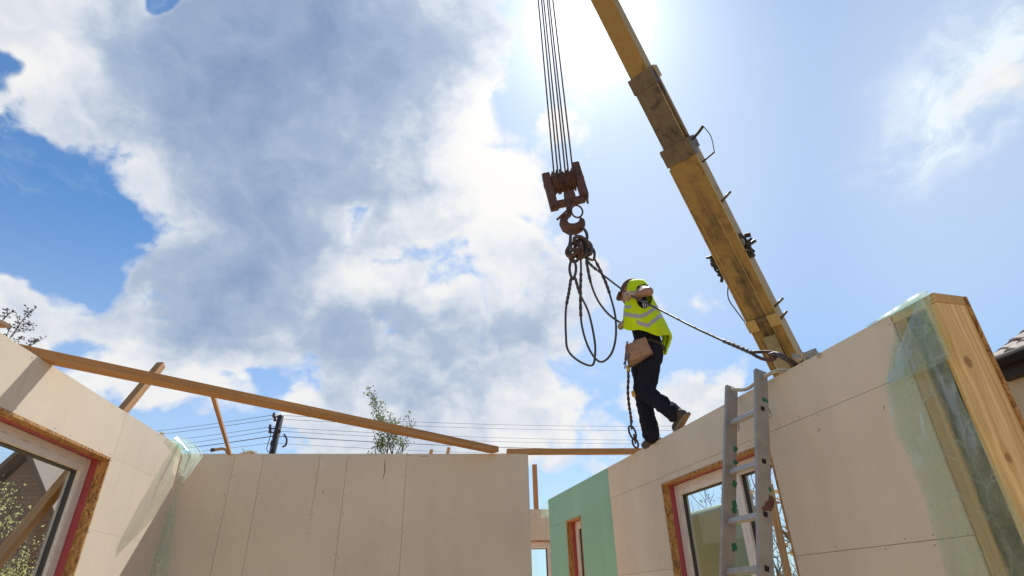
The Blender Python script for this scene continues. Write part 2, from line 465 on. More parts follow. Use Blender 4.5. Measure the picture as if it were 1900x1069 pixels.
BOARD = (.69, .588, .455)
MAT = {
    'board': m_board('grey plasterboard', BOARD),
    'green_board': m_board('green plasterboard', (.28, .51, .38), .13, (.34, .44, .36)),
    'timber': m_timber('sawn pine', (.52, .27, .10), (.36, .165, .05)),
    'end_timber': m_timber('planed pine with knots', (.86, .58, .27), (.60, .34, .11), 1.7, knots=((.30, .035, .030), (.72, .025, .022), (1.35, .15, .02))),
    'pale_timber': m_timber('pale pine', (.66, .42, .17), (.46, .25, .085)),
    'weathered': m_timber('weathered pine', (.42, .28, .16), (.26, .15, .08)),
    'osb': m_osb(),
    'tape': m_plain('red sealing tape', (.40, .065, .08), .5, 0, .12, 20),
    'profile': m_print(),
    'gasket': m_plain('dark grey gasket', (.045, .04, .038), .5),
    'bead': m_plain('pale spacer bead', (.55, .50, .42), .5),
    'glass': m_glass(),
    'foil': m_foil(),
    'wool': m_wool(),
    'screw': m_plain('dark screw head', (.10, .07, .05), .6),
    'chalk': m_plain('rust red joint', (.30, .12, .08), .9),
    'alu': m_plain('dull aluminium', (.36, .315, .265), .5, .25, .45, 9.0),
    'alu_rung': m_plain('scratched aluminium', (.44, .40, .36), .4, .35, .25, 30.0),
    'hole_shade': m_plain('dark tube shade', (.012, .010, .010), .9),  # near black, painted for the shade inside hollow rungs
    'green_paint': m_plain('green paint splash', (.015, .15, .075), .5, 0, .3, 25),
    'brown_paint': m_plain('brown primer splash', (.13, .045, .03), .6, 0, .3, 25),
    'rope': m_plain('off white rope', (.42, .38, .32), .95, 0, .25, 60),
    'wire': m_steel('greasy wire rope', (.055, .045, .042), (.11, .06, .04), .5, .5, 40),
    'rust': m_steel('rusty steel', (.10, .043, .028), (.045, .025, .019), .5, .7, 16),
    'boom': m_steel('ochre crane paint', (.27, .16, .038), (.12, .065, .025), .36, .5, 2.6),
    'boom_side': m_steel('sunlit tone ochre crane paint', (.36, .25, .09), (.18, .10, .04), .3, .55, 4),  # paler than the underside paint: the sunlit side is put into the colour
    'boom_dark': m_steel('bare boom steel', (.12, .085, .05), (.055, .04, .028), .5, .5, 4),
    'grease': m_steel('black grease', (.025, .02, .018), (.06, .035, .02), .4, .6, 8),
    'pole': m_plain('tarred wood pole', (.035, .03, .03), .9),
    'cable': m_plain('dark cable', (.10, .11, .15), .6),
    'ceramic': m_plain('brown insulator', (.06, .04, .035), .3),
    'vest': m_plain('fluorescent yellow cloth', (.62, .78, .005), .75, 0, .10, 16, .2, .2),
    'reflector': m_plain('grey reflective tape', (.40, .37, .34), .4, 0, .12, 40),
    'navy': m_plain('navy cloth', (.018, .020, .034), .95, 0, .4, 24, .1, .4),
    'denim': m_plain('black work trousers', (.018, .018, .026), .95, 0, .5, 14, .1, .5),
    'skin': m_plain('skin', (.36, .18, .12), .5, 0, .08, 30),
    'leather': m_plain('tan leather', (.36, .21, .12), .7, 0, .25, 22, .3, .3),
    'leather_dark': m_plain('worn brown leather', (.20, .105, .055), .75, 0, .3, 26),
    'glove': m_plain('dusty work glove', (.40, .31, .26), .9, 0, .3, 40),
    'cap': m_plain('brown cap', (.13, .065, .045), .8, 0, .25, 30),
    'sole': m_plain('shoe sole', (.20, .15, .09), .8),
    'stripe': m_plain('white print', (.75, .75, .75), .7, 0, .05),
    'amber': m_plain('amber plastic', (.60, .33, .03), .45),
    'bark': m_plain('grey bark', (.10, .085, .075), .95, 0, .4, 20),
    'twig': m_plain('dark twig', (.055, .045, .045), .95),
    'shoe': m_plain('dusty black shoe', (.06, .045, .035), .8, 0, .3, 30),
    'leaf': m_leaf('young leaves', (.10, .15, .05), (.19, .22, .10)),
    'blossom': m_leaf('pale blossom', (.42, .46, .16), (.62, .62, .32)),
    'bud': m_leaf('dark buds', (.07, .06, .07), (.13, .11, .10)),
    'autumn': m_leaf('rusty young leaves', (.30, .18, .09), (.45, .30, .16)),
    'plaster': m_plain('beige render', (.52, .40, .25), .95, 0, .12, 5),
    'tile': m_plain('grey brown roof tile', (.37, .31, .26), .85, 0, .35, 6, .3, .3),
    'gutter': m_plain('dark brown gutter', (.018, .014, .013), .8, 0, .15, 12, .15),
    'fascia': m_plain('dark stained fascia', (.03, .021, .016), .7),
    'concrete': m_plain('dusty concrete screed', (.60, .44, .25), .95, 0, .2, 3),
    'earth': m_plain('dry trodden earth', (.34, .26, .15), 1.0, 0, .4, .8),
}


def m_brick():
    mt, k = material('brown brick')  # brick and mortar tones lightened and evened, haze put into the colour
    uv = k.n('ShaderNodeUVMap').outputs[0]
    br = k.n('ShaderNodeTexBrick', {'Vector': uv, 'Color1': (.22, .145, .105, 1), 'Color2': (.19, .12, .09, 1), 'Mortar': (.15, .10, .08, 1), 'Scale': 1.0,
                                    'Mortar Size': .012, 'Brick Width': .26, 'Row Height': .085})
    principled(k, Base_Color=br.outputs[0], Roughness=.9, Normal=bump(k, br.outputs[1], -.4, .01))
    return mt


MAT['brick'] = m_brick()


# ================================================================== mesh helpers
class MB:
    def __init__(s):
        s.v, s.f, s.uv, s.mi = [], [], [], []

    def face(s, idx, uvs=None, mi=0):
        idx = tuple(idx)
        s.f.append(idx)
        s.uv.append(uvs or [(0, 0)] * len(idx))
        s.mi.append(mi)

    def hexa(s, c, mi=0):
        """8 corners: 0-3 one end (ccw), 4-7 the other; U runs from one end to the other"""
        b = len(s.v)
        c = [Vector(p) for p in c]
        s.v += c
        off = random.random() * 5
        L = (c[4] - c[0]).length
        acc = 0.0
        for i in range(4):
            j = (i + 1) % 4
            wd = (c[j] - c[i]).length
            s.face((b + i, b + j, b + 4 + j, b + 4 + i), [(off, acc), (off, acc + wd), (off + L, acc + wd), (off + L, acc)], mi)
            acc += wd
        w1, w2 = (c[1] - c[0]).length, (c[3] - c[0]).length
        s.face((b + 3, b + 2, b + 1, b), [(0, w2), (w1 * .1, w2), (w1 * .1, 0), (0, 0)], mi)
        s.face((b + 4, b + 5, b + 6, b + 7), [(0, 0), (w1 * .1, 0), (w1 * .1, w2), (0, w2)], mi)
        return s

    def bar(s, a, b, wd, ht, up=(0, 0, 1), mi=0, taper=1.0):
        a, b, up = Vector(a), Vector(b), Vector(up)
        d = (b - a).normalized()
        x = d.cross(up)
        if x.length < 1e-4:
            x = d.cross(Vector((0, 1, 0)))
        x.normalize()
        y = x.cross(d).normalized()
        x, y = x * wd / 2, y * ht / 2
        q = [a - x - y, a + x - y, a + x + y, a - x + y]
        t = taper
        q += [b - x * t - y * t, b + x * t - y * t, b + x * t + y * t, b - x * t + y * t]
        return s.hexa(q, mi)

    def ring(s, c, ax, ay, rx, ry, n, ph=0.0):
        b = len(s.v)
        for i in range(n):
            a = ph + i / n * math.tau
            s.v.append(c + ax * (rx * math.cos(a)) + ay * (ry * math.sin(a)))
        return b

    def skin(s, b0, b1, n, u0=0, u1=0, wv=1.0, mi=0):
        for i in range(n):
            j = (i + 1) % n
            s.face((b0 + i, b0 + j, b1 + j, b1 + i), [(u0, i / n * wv), (u0, (i + 1) / n * wv), (u1, (i + 1) / n * wv), (u1, i / n * wv)], mi)

    def tube(s, pts, r, n=8, closed=False, mi=0, flat=1.0, caps=True):
        pts = [Vector(p) for p in pts]
        N = len(pts)
        rr = r if isinstance(r, (list, tuple)) else [r] * N
        prev = None
        rings = []
        L = 0.0
        Ls = []
        for i in range(N):
            if closed:
                d = pts[(i + 1) % N] - pts[i - 1]
            else:
                d = pts[min(i + 1, N - 1)] - pts[max(i - 1, 0)]
            d = d.normalized() if d.length > 1e-9 else Vector((0, 0, 1))
            if prev is None:
                x = d.cross(Vector((0, 0, 1)))
                if x.length < .1:
                    x = d.cross(Vector((0, 1, 0)))
            else:
                x = prev - d * prev.dot(d)
            x.normalize()
            prev = x
            y = d.cross(x)
            if i:
                L += (pts[i] - pts[i - 1]).length
            Ls.append(L)
            rings.append(s.ring(pts[i], x, y, rr[i], rr[i] * flat, n))
        for i in range(N - 1):
            s.skin(rings[i], rings[i + 1], n, Ls[i], Ls[i + 1], 1.0, mi)
        if closed:
            s.skin(rings[-1], rings[0], n, Ls[-1], Ls[-1] + .1, 1.0, mi)
        elif caps:
            s.face([rings[0] + i for i in reversed(range(n))], mi=mi)
            s.face([rings[-1] + i for i in range(n)], mi=mi)
        return s

    def ball(s, c, r, n=10, m=6, mi=0, ax=None):
        c = Vector(c)
        rx, ry, rz = r if isinstance(r, (tuple, list)) else (r, r, r)
        X, Y, Z = ax if ax else (Vector((1, 0, 0)), Vector((0, 1, 0)), Vector((0, 0, 1)))
        rings = []
        for j in range(1, m):
            t = math.pi * j / m
            rings.append(s.ring(c + Z * (rz * math.cos(t)), X, Y, rx * math.sin(t), ry * math.sin(t), n))
        top = len(s.v)
        s.v.append(c + Z * rz)
        bot = len(s.v)
        s.v.append(c - Z * rz)
        for i in range(n):
            j = (i + 1) % n
            s.face((top, rings[0] + i, rings[0] + j), mi=mi)
            s.face((bot, rings[-1] + j, rings[-1] + i), mi=mi)
        for q in range(len(rings) - 1):
            for i in range(n):
                j = (i + 1) % n
                s.face((rings[q] + i, rings[q + 1] + i, rings[q + 1] + j, rings[q] + j), mi=mi)
        return s

    def capsule(s, a, ra, b, rb, n=12):
        a, b = Vector(a), Vector(b)
        s.ball(a, ra, n, 8)
        s.ball(b, rb, n, 8)
        s.tube([a, b], [ra, rb], n)
        return s

    def quad(s, a, b, c, d, mi=0):
        i = len(s.v)
        s.v += [Vector(a), Vector(b), Vector(c), Vector(d)]
        s.face((i, i + 1, i + 2, i + 3), [(0, 0), (1, 0), (1, 1), (0, 1)], mi)
        return s

    def grid(s, rows, mi=0, wrap=False):
        b = len(s.v)
        nr, nc = len(rows), len(rows[0])
        for r in rows:
            s.v += [Vector(p) for p in r]
        for i in range(nr - 1):
            for j in range(nc if wrap else nc - 1):
                j2 = (j + 1) % nc
                s.face((b + i * nc + j, b + i * nc + j2, b + (i + 1) * nc + j2, b + (i + 1) * nc + j),
                       [(i / nr, j / nc), (i / nr, (j + 1) / nc), ((i + 1) / nr, (j + 1) / nc), ((i + 1) / nr, j / nc)], mi)
        return s

    def mesh(s, name):
        me = bpy.data.meshes.new(name)
        me.from_pydata([tuple(p) for p in s.v], [], s.f)
        ul = me.uv_layers.new(name='UVMap')
        flat = [c for f in s.uv for uvp in f for c in uvp]
        ul.data.foreach_set('uv', flat)
        me.polygons.foreach_set('material_index', s.mi)
        me.update()
        return me


def place(name, me, mats, parent=None, smooth=False, **props):
    o = bpy.data.objects.new(name, me)
    COL.objects.link(o)
    if not isinstance(mats, (list, tuple)):
        mats = [mats]
    if not me.materials:
        for m_ in mats:
            me.materials.append(MAT[m_] if isinstance(m_, str) else m_)
    if smooth:
        me.polygons.foreach_set('use_smooth', [True] * len(me.polygons))
    if parent is not None:
        o.parent = parent
        if parent.parent is None:
            o.location = -parent.location
    for a, b in props.items():
        o[a] = b
    return o


def part(name, mb, mats, parent, smooth=False, **props):
    return place(name, mb.mesh(name), mats, parent, smooth, **props)


def thing(name, label, cat, loc=(0, 0, 0), group=None):
    o = bpy.data.objects.new(name, None)
    COL.objects.link(o)
    o.empty_display_size = .1
    o.location = loc
    o['label'] = label
    o['category'] = cat
    o['kind'] = 'thing'
    if group:
        o['group'] = group
    return o


def single(name, mb, mats, label, cat, smooth=False, group=None):
    o = part(name, mb, mats, None, smooth)
    o['label'] = label
    o['category'] = cat
    o['kind'] = 'thing'
    if group:
        o['group'] = group
    return o


def bevel(o, wd=.004, seg=2):
    m_ = o.modifiers.new('bevel', 'BEVEL')
    m_.width = wd
    m_.segments = seg
    m_.limit_method = 'ANGLE'
    return o


def spline(pts, n=10, closed=False):
    """Catmull-Rom through the points"""
    P = [Vector(p) for p in pts]
    out = []
    N = len(P)
    for i in range(N if closed else N - 1):
        if closed:
            a, b, c, d = P[i - 1], P[i], P[(i + 1) % N], P[(i + 2) % N]
        else:
            a, b, c, d = P[max(i - 1, 0)], P[i], P[i + 1], P[min(i + 2, N - 1)]
        for k in range(n):
            t = k / n
            out.append(.5 * ((2 * b) + (c - a) * t + (2 * a - 5 * b + 4 * c - d) * t * t + (3 * b - a - 3 * c + d) * t ** 3))
    if not closed:
        out.append(P[-1])
    return out


class Wall:
    """upright plane: u runs along the wall, z up, w towards the room"""

    def __init__(s, p, q, inward):
        s.p = Vector((p.x, p.y, 0))
        t = Vector((q.x - p.x, q.y - p.y, 0))
        s.t = t.normalized()
        n = Vector((s.t.y, -s.t.x, 0))
        s.n = n if n.dot(Vector(inward)) > 0 else -n

    def P(s, u, z, w=0.0):
        v = s.p + s.t * u + s.n * w
        v.z = z
        return v

    def uv(s, x, y, w=0.0):
        d = ray(x, y)
        k = (s.p + s.n * w - EYE).dot(s.n) / d.dot(s.n)
        q = EYE + d * k
        return (q - s.p).dot(s.t), q.z

    def box(s, mb, u0, u1, z0, z1, w0, w1, along='u', mi=0):
        P = s.P
        if along == 'u':
            c = [P(u0, z0, w0), P(u0, z1, w0), P(u0, z1, w1), P(u0, z0, w1), P(u1, z0, w0), P(u1, z1, w0), P(u1, z1, w1), P(u1, z0, w1)]
        else:
            c = [P(u0, z0, w0), P(u1, z0, w0), P(u1, z0, w1), P(u0, z0, w1), P(u0, z1, w0), P(u1, z1, w0), P(u1, z1, w1), P(u0, z1, w1)]
        return mb.hexa(c, mi)


# ================================================================== structure
H = 2.85
mb = MB()
mb.quad((-900, -900, -.12), (900, -900, -.12), (900, 2500, -.12), (-900, 2500, -.12))
part('ground', mb, 'earth', None, kind='structure')
mb = MB()
mb.hexa([(-3.2, -6, -.11), (2.9, -6, -.11), (2.9, -6, 0), (-3.2, -6, 0), (-3.2, 9.4, -.11), (2.9, 9.4, -.11), (2.9, 9.4, 0), (-3.2, 9.4, 0)])
part('floor', mb, 'concrete', None, kind='structure')

WL = Wall(atZ(0, 617, H), atZ(340, 832, H), (1, 0, 0))
WR = Wall(atZ(1650, 585, H), atZ(1127, 868, H), (-1, 0, 0))
WB = Wall(atZ(372, 842, H), atZ(980, 842, H), (0, -1, 0))
WF = Wall(atZ(985, 945, H), atZ(1015, 945, H), (0, -1, 0))
G = .0012


def wall_thing(W, label, thick, u0, u1, panels, opens, name='wall_panel_frame', core_u=None, plate=True):
    """panels: (u0,u1,z0,z1,mat); opens: (u0,u1,z0,z1). Boards 12.5 mm, timber core with the openings left free, strand board outside"""
    root = thing(name, label, 'wall', W.P((u0 + u1) / 2, 0, -thick / 2))
    for (a, b, c, d, mt) in panels:
        m_ = MB()
        W.box(m_, a + G, b - G, c + G, d - (G if d < H else 0), -.0125, 0)
        part('plasterboard', m_, mt, root)
    ca, cb = core_u or (u0, u1)

    def cut(name_, wa, wb, mt, zb, zt, mi=0):
        us = sorted({ca, cb, *[o[0] for o in opens], *[o[1] for o in opens]})
        m_ = MB()
        for i in range(len(us) - 1):
            mid = (us[i] + us[i + 1]) / 2
            op = [o for o in opens if o[0] < mid < o[1]]
            if op:
                W.box(m_, us[i], us[i + 1], zb, op[0][2], wa, wb)
                W.box(m_, us[i], us[i + 1], op[0][3], zt, wa, wb)
            else:
                W.box(m_, us[i], us[i + 1], zb, zt, wa, wb)
        part(name_, m_, mt, root)
    cut('timber_core', -thick + .014, -.0135, 'chalk', 0, H - .046)
    cut('sheathing', -thick, -thick + .0125, 'osb', 0, H - .002)
    if plate:
        m_ = MB()
        W.box(m_, ca, cb, H - .045, H - .001, -thick + .0135, -.013)
        part('top_plate', m_, 'timber', root)
    m_ = MB()
    for (a, b, c, d, mt) in panels:
        for (e0, e1, vert) in ((a, b, False), (c, d, True)):
            n_ = max(2, int((e1 - e0) / .16))
            for i in range(n_ + 1):
                for side in (0, 1):
                    t_ = e0 + .025 + (e1 - e0 - .05) * i / n_ + random.uniform(-.02, .02)
                    if random.random() < .62:
                        continue
                    if vert:
                        uu, zz = (a + .018 if side == 0 else b - .018) + random.uniform(-.004, .004), t_
                    else:
                        uu, zz = t_, (c + .018 if side == 0 else d - .018) + random.uniform(-.004, .004)
                    if zz < 1.5:
                        continue
                    r_ = .0031
                    m_.quad(W.P(uu - r_, zz - r_, .0008), W.P(uu + r_, zz - r_, .0008), W.P(uu + r_, zz + r_, .0008), W.P(uu - r_, zz + r_, .0008))
    part('screw_heads', m_, 'screw', root, kind='stuff')
    return root


def window_part(W, root, u0, u1, z0, z1, depth, mulls=(), fw_=.088, tape=.042):
    """lined opening (strand board reveal, red tape) with a white framed window set near the outside"""
    e = .016
    for nm, args in (('reveal_board', (u0, u0 + e, z0, z1 - e, -depth, .002, 'z')), ('reveal_board', (u1 - e, u1, z0, z1 - e, -depth, .002, 'z')),
                     ('reveal_board', (u0, u1, z1 - e, z1, -depth, .002, 'u')), ('reveal_board', (u0 + e, u1 - e, z0, z0 + e, -depth, .002, 'u'))):
        m_ = MB()
        W.box(m_, *args[:6], along=args[6])
        part(nm, m_, 'osb', root)
    t = .0015
    a, b, c, d = u0 + e, u1 - e, z0 + e, z1 - e
    for args in ((a, a + t, c, d, 'z'), (b - t, b, c, d, 'z'), (a + t, b - t, d - t, d, 'u')):
        m_ = MB()
        W.box(m_, *args[:4], -depth + .001, -depth + tape, along=args[4])
        part('sealing_tape', m_, 'tape', root)
    win = bpy.data.objects.new('window', None)
    COL.objects.link(win)
    win.parent = root
    win.location = -root.location
    w0, w1 = -depth - .07, -depth
    ia, ib, ic, id_ = a + t, b - t, c, d - t

    def sub(nm, mb_, mt):
        o = place(nm, mb_.mesh(nm), mt, win)
        return o
    for args in ((ia, ia + fw_, ic, id_, 'z'), (ib - fw_, ib, ic, id_, 'z'), (ia + fw_, ib - fw_, id_ - fw_, id_, 'u'), (ia + fw_, ib - fw_, ic, ic + fw_, 'u')):
        m_ = MB()
        W.box(m_, *args[:4], w0, w1, along=args[4])
        bevel(sub('frame', m_, 'profile'), .005)
    xs = [ia + fw_]
    for (ma, mbb) in mulls:
        m_ = MB()
        W.box(m_, ma, mbb, ic + fw_, id_ - fw_, w0 + .003, w1 - .003, along='z')
        bevel(sub('mullion', m_, 'profile'), .005)
        xs += [ma, mbb]
    xs.append(ib - fw_)
    for i in range(0, len(xs), 2):
        pa, pb, pc, pd = xs[i], xs[i + 1], ic + fw_, id_ - fw_
        g_ = .007
        m_ = MB()
        for args in ((pa, pa + g_, pc, pd, 'z'), (pb - g_, pb, pc, pd, 'z'), (pa + g_, pb - g_, pd - g_, pd, 'u'), (pa + g_, pb - g_, pc, pc + g_, 'u')):
            W.box(m_, *args[:4], w0 + .005, w1 - .022, along=args[4])
        sub('gasket', m_, 'gasket')
        for args in ((pa + g_, pa + g_ + .007, pc + g_, pd - g_, 'z'), (pb - g_ - .007, pb - g_, pc + g_, pd - g_, 'z')):
            m_ = MB()
            W.box(m_, *args[:4], w0 + .006, w0 + .020, along=args[4])
            sub('spacer', m_, 'bead')
        m_ = MB()
        m_.quad(W.P(pa + g_ * .5, pc + g_ * .5, w0 + .026), W.P(pb - g_ * .5, pc + g_ * .5, w0 + .026), W.P(pb - g_ * .5, pd - g_ * .5, w0 + .026), W.P(pa + g_ * .5, pd - g_ * .5, w0 + .026))
        sub('pane', m_, 'glass')
    return win


# left wall with its big window
b_ = 'board'
lw = wall_thing(WL, 'sunlit plasterboard wall on the left with a big white-framed window', .20, -5.0, 2.40,
                [(-5, -1.85, 0, H, b_), (-1.85, .291, 2.53, H, b_), (.291, 1.366, 2.53, H, b_), (1.366, 2.405, 2.5342, H, b_),
                 (1.345, 2.405, 2.0792, 2.5358, b_), (1.345, 2.405, .6, 2.0808, b_), (1.345, 2.405, 0, .6, b_), (-1.85, 1.345, 0, .9, b_)],
                [(-1.85, 1.345, .9, 2.53)])
window_part(WL, lw, -1.85, 1.345, .9, 2.53, .105, mulls=((.02, .20),))
# back wall
ub = [-.45, .305, .555, 1.055, 1.30, 1.84, 2.974]
bw = wall_thing(WB, 'shaded plain plasterboard wall at the back with upright joints', .14, -.45, 2.974,
                [(ub[i] - (.0009 if i == 3 else 0), ub[i + 1] + (.0009 if i == 2 else 0), 0, H, b_) for i in range(6)], [])
# right wall: plain boards, then the green boards, one long wall
g_ = 'green_board'
rw = wall_thing(WR, 'long shaded wall on the right with green far boards and open insulated end', .20, -.247, 5.84,
                [(0, 1.318, 2.538, H, b_), (1.318, 2.556, 2.538, H, b_), (2.556, 3.728, 2.538, H, b_),
                 (0, 1.13, 1.815, 2.538, b_), (0, 1.13, .6, 1.815, b_), (0, 1.13, 0, .6, b_), (2.615, 3.728, 1.828, 2.538, b_), (2.615, 3.728, 0, 1.828, b_),
                 (1.13, 2.615, 2.487, 2.538, b_), (1.13, 2.615, 0, .9, b_),
                 (3.728, 4.63, 1.815, H, g_), (3.728, 4.63, 0, 1.815, g_), (4.63, 4.905, 2.495, H, g_), (4.905, 5.84, 2.495, H, g_), (5.15, 5.84, 0, 2.495, g_),
                 (4.63, 5.15, 0, .9, g_)],
                [(1.13, 2.615, .9, 2.487), (4.63, 5.15, .9, 2.495)], core_u=(.0, 5.84))
window_part(WR, rw, 1.13, 2.615, .9, 2.487, .105, mulls=((1.66, 1.75),))
window_part(WR, rw, 4.63, 5.15, .9, 2.495, .105)
# open end of the right wall: stud, insulation, thick end stud
m_ = MB()
WR.box(m_, -.249, -.0005, H - .046, H + .0005, -.186, -.006)
bevel(part('top_plate', m_, 'pale_timber', rw), .003)
m_ = MB()
WR.box(m_, -.068, -.001, 0, H - .0465, -.185, -.012, along='z')
bevel(part('stud', m_, 'pale_timber', rw), .004)
m_ = MB()
rows = []
for i in range(60):
    z_ = H - .05 - i * .045
    rows.append([WR.P(-.0685 - j / 8 * .112, z_, -.035 + .03 * mnoise.noise(Vector((j * .5, i * .35, 3))) + .012 * mnoise.noise(Vector((j * 2.1, i * 1.4, 9)))) for j in range(9)])
m_.grid(rows)
part('insulation', m_, 'wool', rw, True)
m_ = MB()
b0 = [WR.P(-.181, 0, -.185), WR.P(-.247, 0, -.185), WR.P(-.247, 0, -.008), WR.P(-.181, 0, -.008)]
c8 = b0 + [Vector((p.x, p.y, H - .0465)) for p in b0]
i0 = 0
m_.v += c8
zt = H - .0465
acc = 0
order = ((2, 3), (1, 2), (0, 1), (3, 0))
for (i, j) in order:
    wd = (c8[i] - c8[j]).length
    m_.face((i, j, j + 4, i + 4), [(zt, acc + (wd if True else 0)), (zt, acc), (0, acc), (0, acc + wd)])
    acc += wd
# grain map: U from the top down, V from the narrow edge round onto the wide end face
m_.uv[0] = [(zt, 0), (zt, -.066), (0, -.066), (0, 0)]
m_.uv[1] = [(zt, .177), (zt, 0), (0, 0), (0, .177)]
m_.face((4, 5, 6, 7))
bevel(part('end_stud', m_, 'end_timber', rw), .005, 3)
m_ = MB()
WR.box(m_, -.256, .0, 0, H - .004, -.2005, -.1865)
part('sheathing_edge', m_, 'osb', rw)
# far wall across the gap
fwl = wall_thing(WF, 'distant low plasterboard wall with a white window seen through the gap', .14, -.35, .62,
                 [(-.35, .22, 2.42, H, b_), (.22, .36, 2.42, H, b_), (.36, .62, 2.42, H, b_), (.34, .62, 0, 2.42, b_), (-.35, .34, 0, .9, b_)], [(-.35, .34, .9, 2.42)])
window_part(WF, fwl, -.35, .34, .9, 2.42, .05)


# ================================================================== timbers on the walls
def timber(name, a, b, wd, ht, label, cat='beam', mat='timber', up=(0, 0, 1), bev=.003):
    m_ = MB()
    m_.bar(a, b, wd, ht, up)
    o = single(name, m_, mat, label, cat)
    bevel(o, bev)
    return o


A = atZ(98, 674, H)
B = atZ(915, 840, H)
d_ = (B - A).normalized()
LB0, LB1 = A - d_ * .20 + Vector((0, 0, .028)), B + d_ * .03 + Vector((0, 0, .028))
timber('timber_beam', LB0, LB1, .095, .052, 'long brown timber beam slanting across from left wall to back wall')


def on_beam(px):
    """point of the long beam that shows at this picture column"""
    lo, hi = 0.0, 1.0
    for _ in range(40):
        t = (lo + hi) / 2
        if proj(LB0.lerp(LB1, t))[0] < px:
            lo = t
        else:
            hi = t
    return LB0.lerp(LB1, lo)


dn = d_.cross(Vector((0, 0, 1)))
dn = dn if dn.y > 0 else -dn
u_, z_ = WL.uv(299, 677, -.31)
p1 = WL.P(u_, z_, -.31)
u_, z_ = WL.uv(0, 1036, -.34)
p0 = WL.P(u_, z_, -.34)
p0 = p1 + (p0 - p1) * ((p1.z + .12) / (p1.z - p0.z))
timber('timber_prop', p0, p1, .062, .062, 'slanting square prop outside left wall, rising past its window and the beam', 'prop', 'timber', (1, 0, 0), .003)
q0 = WB.P(WB.uv(425, 840)[0], H + .004, -.03)
q1 = on_beam(402) + dn * .062 + Vector((0, 0, -.005))
timber('timber_lath', q0, q1, .028, .024, 'thin upright lath propping the long beam above back wall', 'lath', 'timber', (1, 0, 0), .002)
a2 = atZ(940, 842, H) + Vector((-.0, .03, .024))
b2 = atZ(1180, 842, H) + Vector((.14, .02, .024))
timber('timber_beam', a2, b2, .075, .046, 'short level plank bridging back wall and right wall at worker feet')
fp = atZ(995, 945, H)
timber('timber_post', fp + Vector((0, .03, -.001)), fp + Vector((0, .03, .66)), .075, .075, 'single upright timber post standing on the distant far wall', 'post', 'timber', (0, 1, 0))
# little offcuts lying on the wall tops
for (px, nm, lab, hgt) in ((797, 'timber_offcut', 'tiny stub of batten on back wall, left of the other', .055), (829, 'timber_offcut', 'tiny stub of batten on back wall, nearest the beam end', .075)):
    c = atZ(px, 843, H)
    m_ = MB()
    m_.bar(c + Vector((0, .05, 0)), c + Vector((.012, .05, hgt)), .028, .024, (0, 1, 0))
    single(nm, m_, 'pale_timber', lab, 'offcut')


def tuft(c, sx, sz, mat, label, n=150, name='insulation_tuft', seed=1):
    rnd = random.Random(seed)
    m_ = MB()
    m_.ball(c + Vector((0, 0, sz * .32)), (sx * .6, sx * .5, sz * .5), 9, 6)
    for i in range(n):
        a = rnd.uniform(0, math.tau)
        r = sx * rnd.random() ** .6
        p = c + Vector((r * math.cos(a), r * .7 * math.sin(a), rnd.uniform(0, sz) * (1 - (r / sx) ** 2 * .7)))
        q = p + Vector((rnd.uniform(-1, 1), rnd.uniform(-1, 1), rnd.uniform(-.3, .8))) * sx * .4
        m_.tube([p, p.lerp(q, .5) + Vector((0, 0, sx * .1)), q], .0022, 3)
    single(name, m_, mat, label, 'insulation')


MAT['straw'] = m_plain('yellow wool fibre', (.55, .42, .20), .95, 0, .3, 30)
tuft(WL.P(2.05, H, -.05), .035, .045, 'straw', 'small brown tuft of wool on top of left wall', 60, seed=4)
tuft(atZ(455, 843, H) + Vector((0, .08, 0)), .075, .05, 'straw', 'straw-yellow tuft of insulation wool on top of the back wall', 160, seed=5)
# bent hose end and scraps left of the thin lath
hc = atZ(405, 842, H) + Vector((0, .08, 0))
m_ = MB()
m_.tube(spline([hc + Vector((-.11, 0, .052)), hc + Vector((-.06, .01, .062)), hc + Vector((-.015, .01, .066)), hc + Vector((.03, 0, .045)), hc + Vector((.045, 0, .0))], 6), .014, 8)
o = single('hose_end', m_, 'weathered', 'curved grey hose end poking over the back wall beside plastic film', 'hose', True)
m_ = MB()
m_.tube([hc + Vector((-.115, 0, .052)), hc + Vector((-.085, 0, .058))], .018, 8)
part('ferrule', m_, 'gasket', o)


# ================================================================== plastic film
def film(name, rows, label, mat='foil', solid=True, parent=None):
    m_ = MB()
    m_.grid(rows)
    if parent is not None:
        o = part(name, m_, mat, parent, True)
    else:
        o = single(name, m_, mat, label, 'plastic sheet', True)
    return o


def lerp_tab(tab, t):
    for i in range(len(tab) - 1):
        if tab[i][0] <= t <= tab[i + 1][0]:
            f = (t - tab[i][0]) / (tab[i + 1][0] - tab[i][0])
            return [tab[i][k] + (tab[i + 1][k] - tab[i][k]) * f for k in range(1, len(tab[i]))]
    return list(tab[-1][1:])


def nz(a, b, c=0.0):
    return mnoise.noise(Vector((a, b, c)))


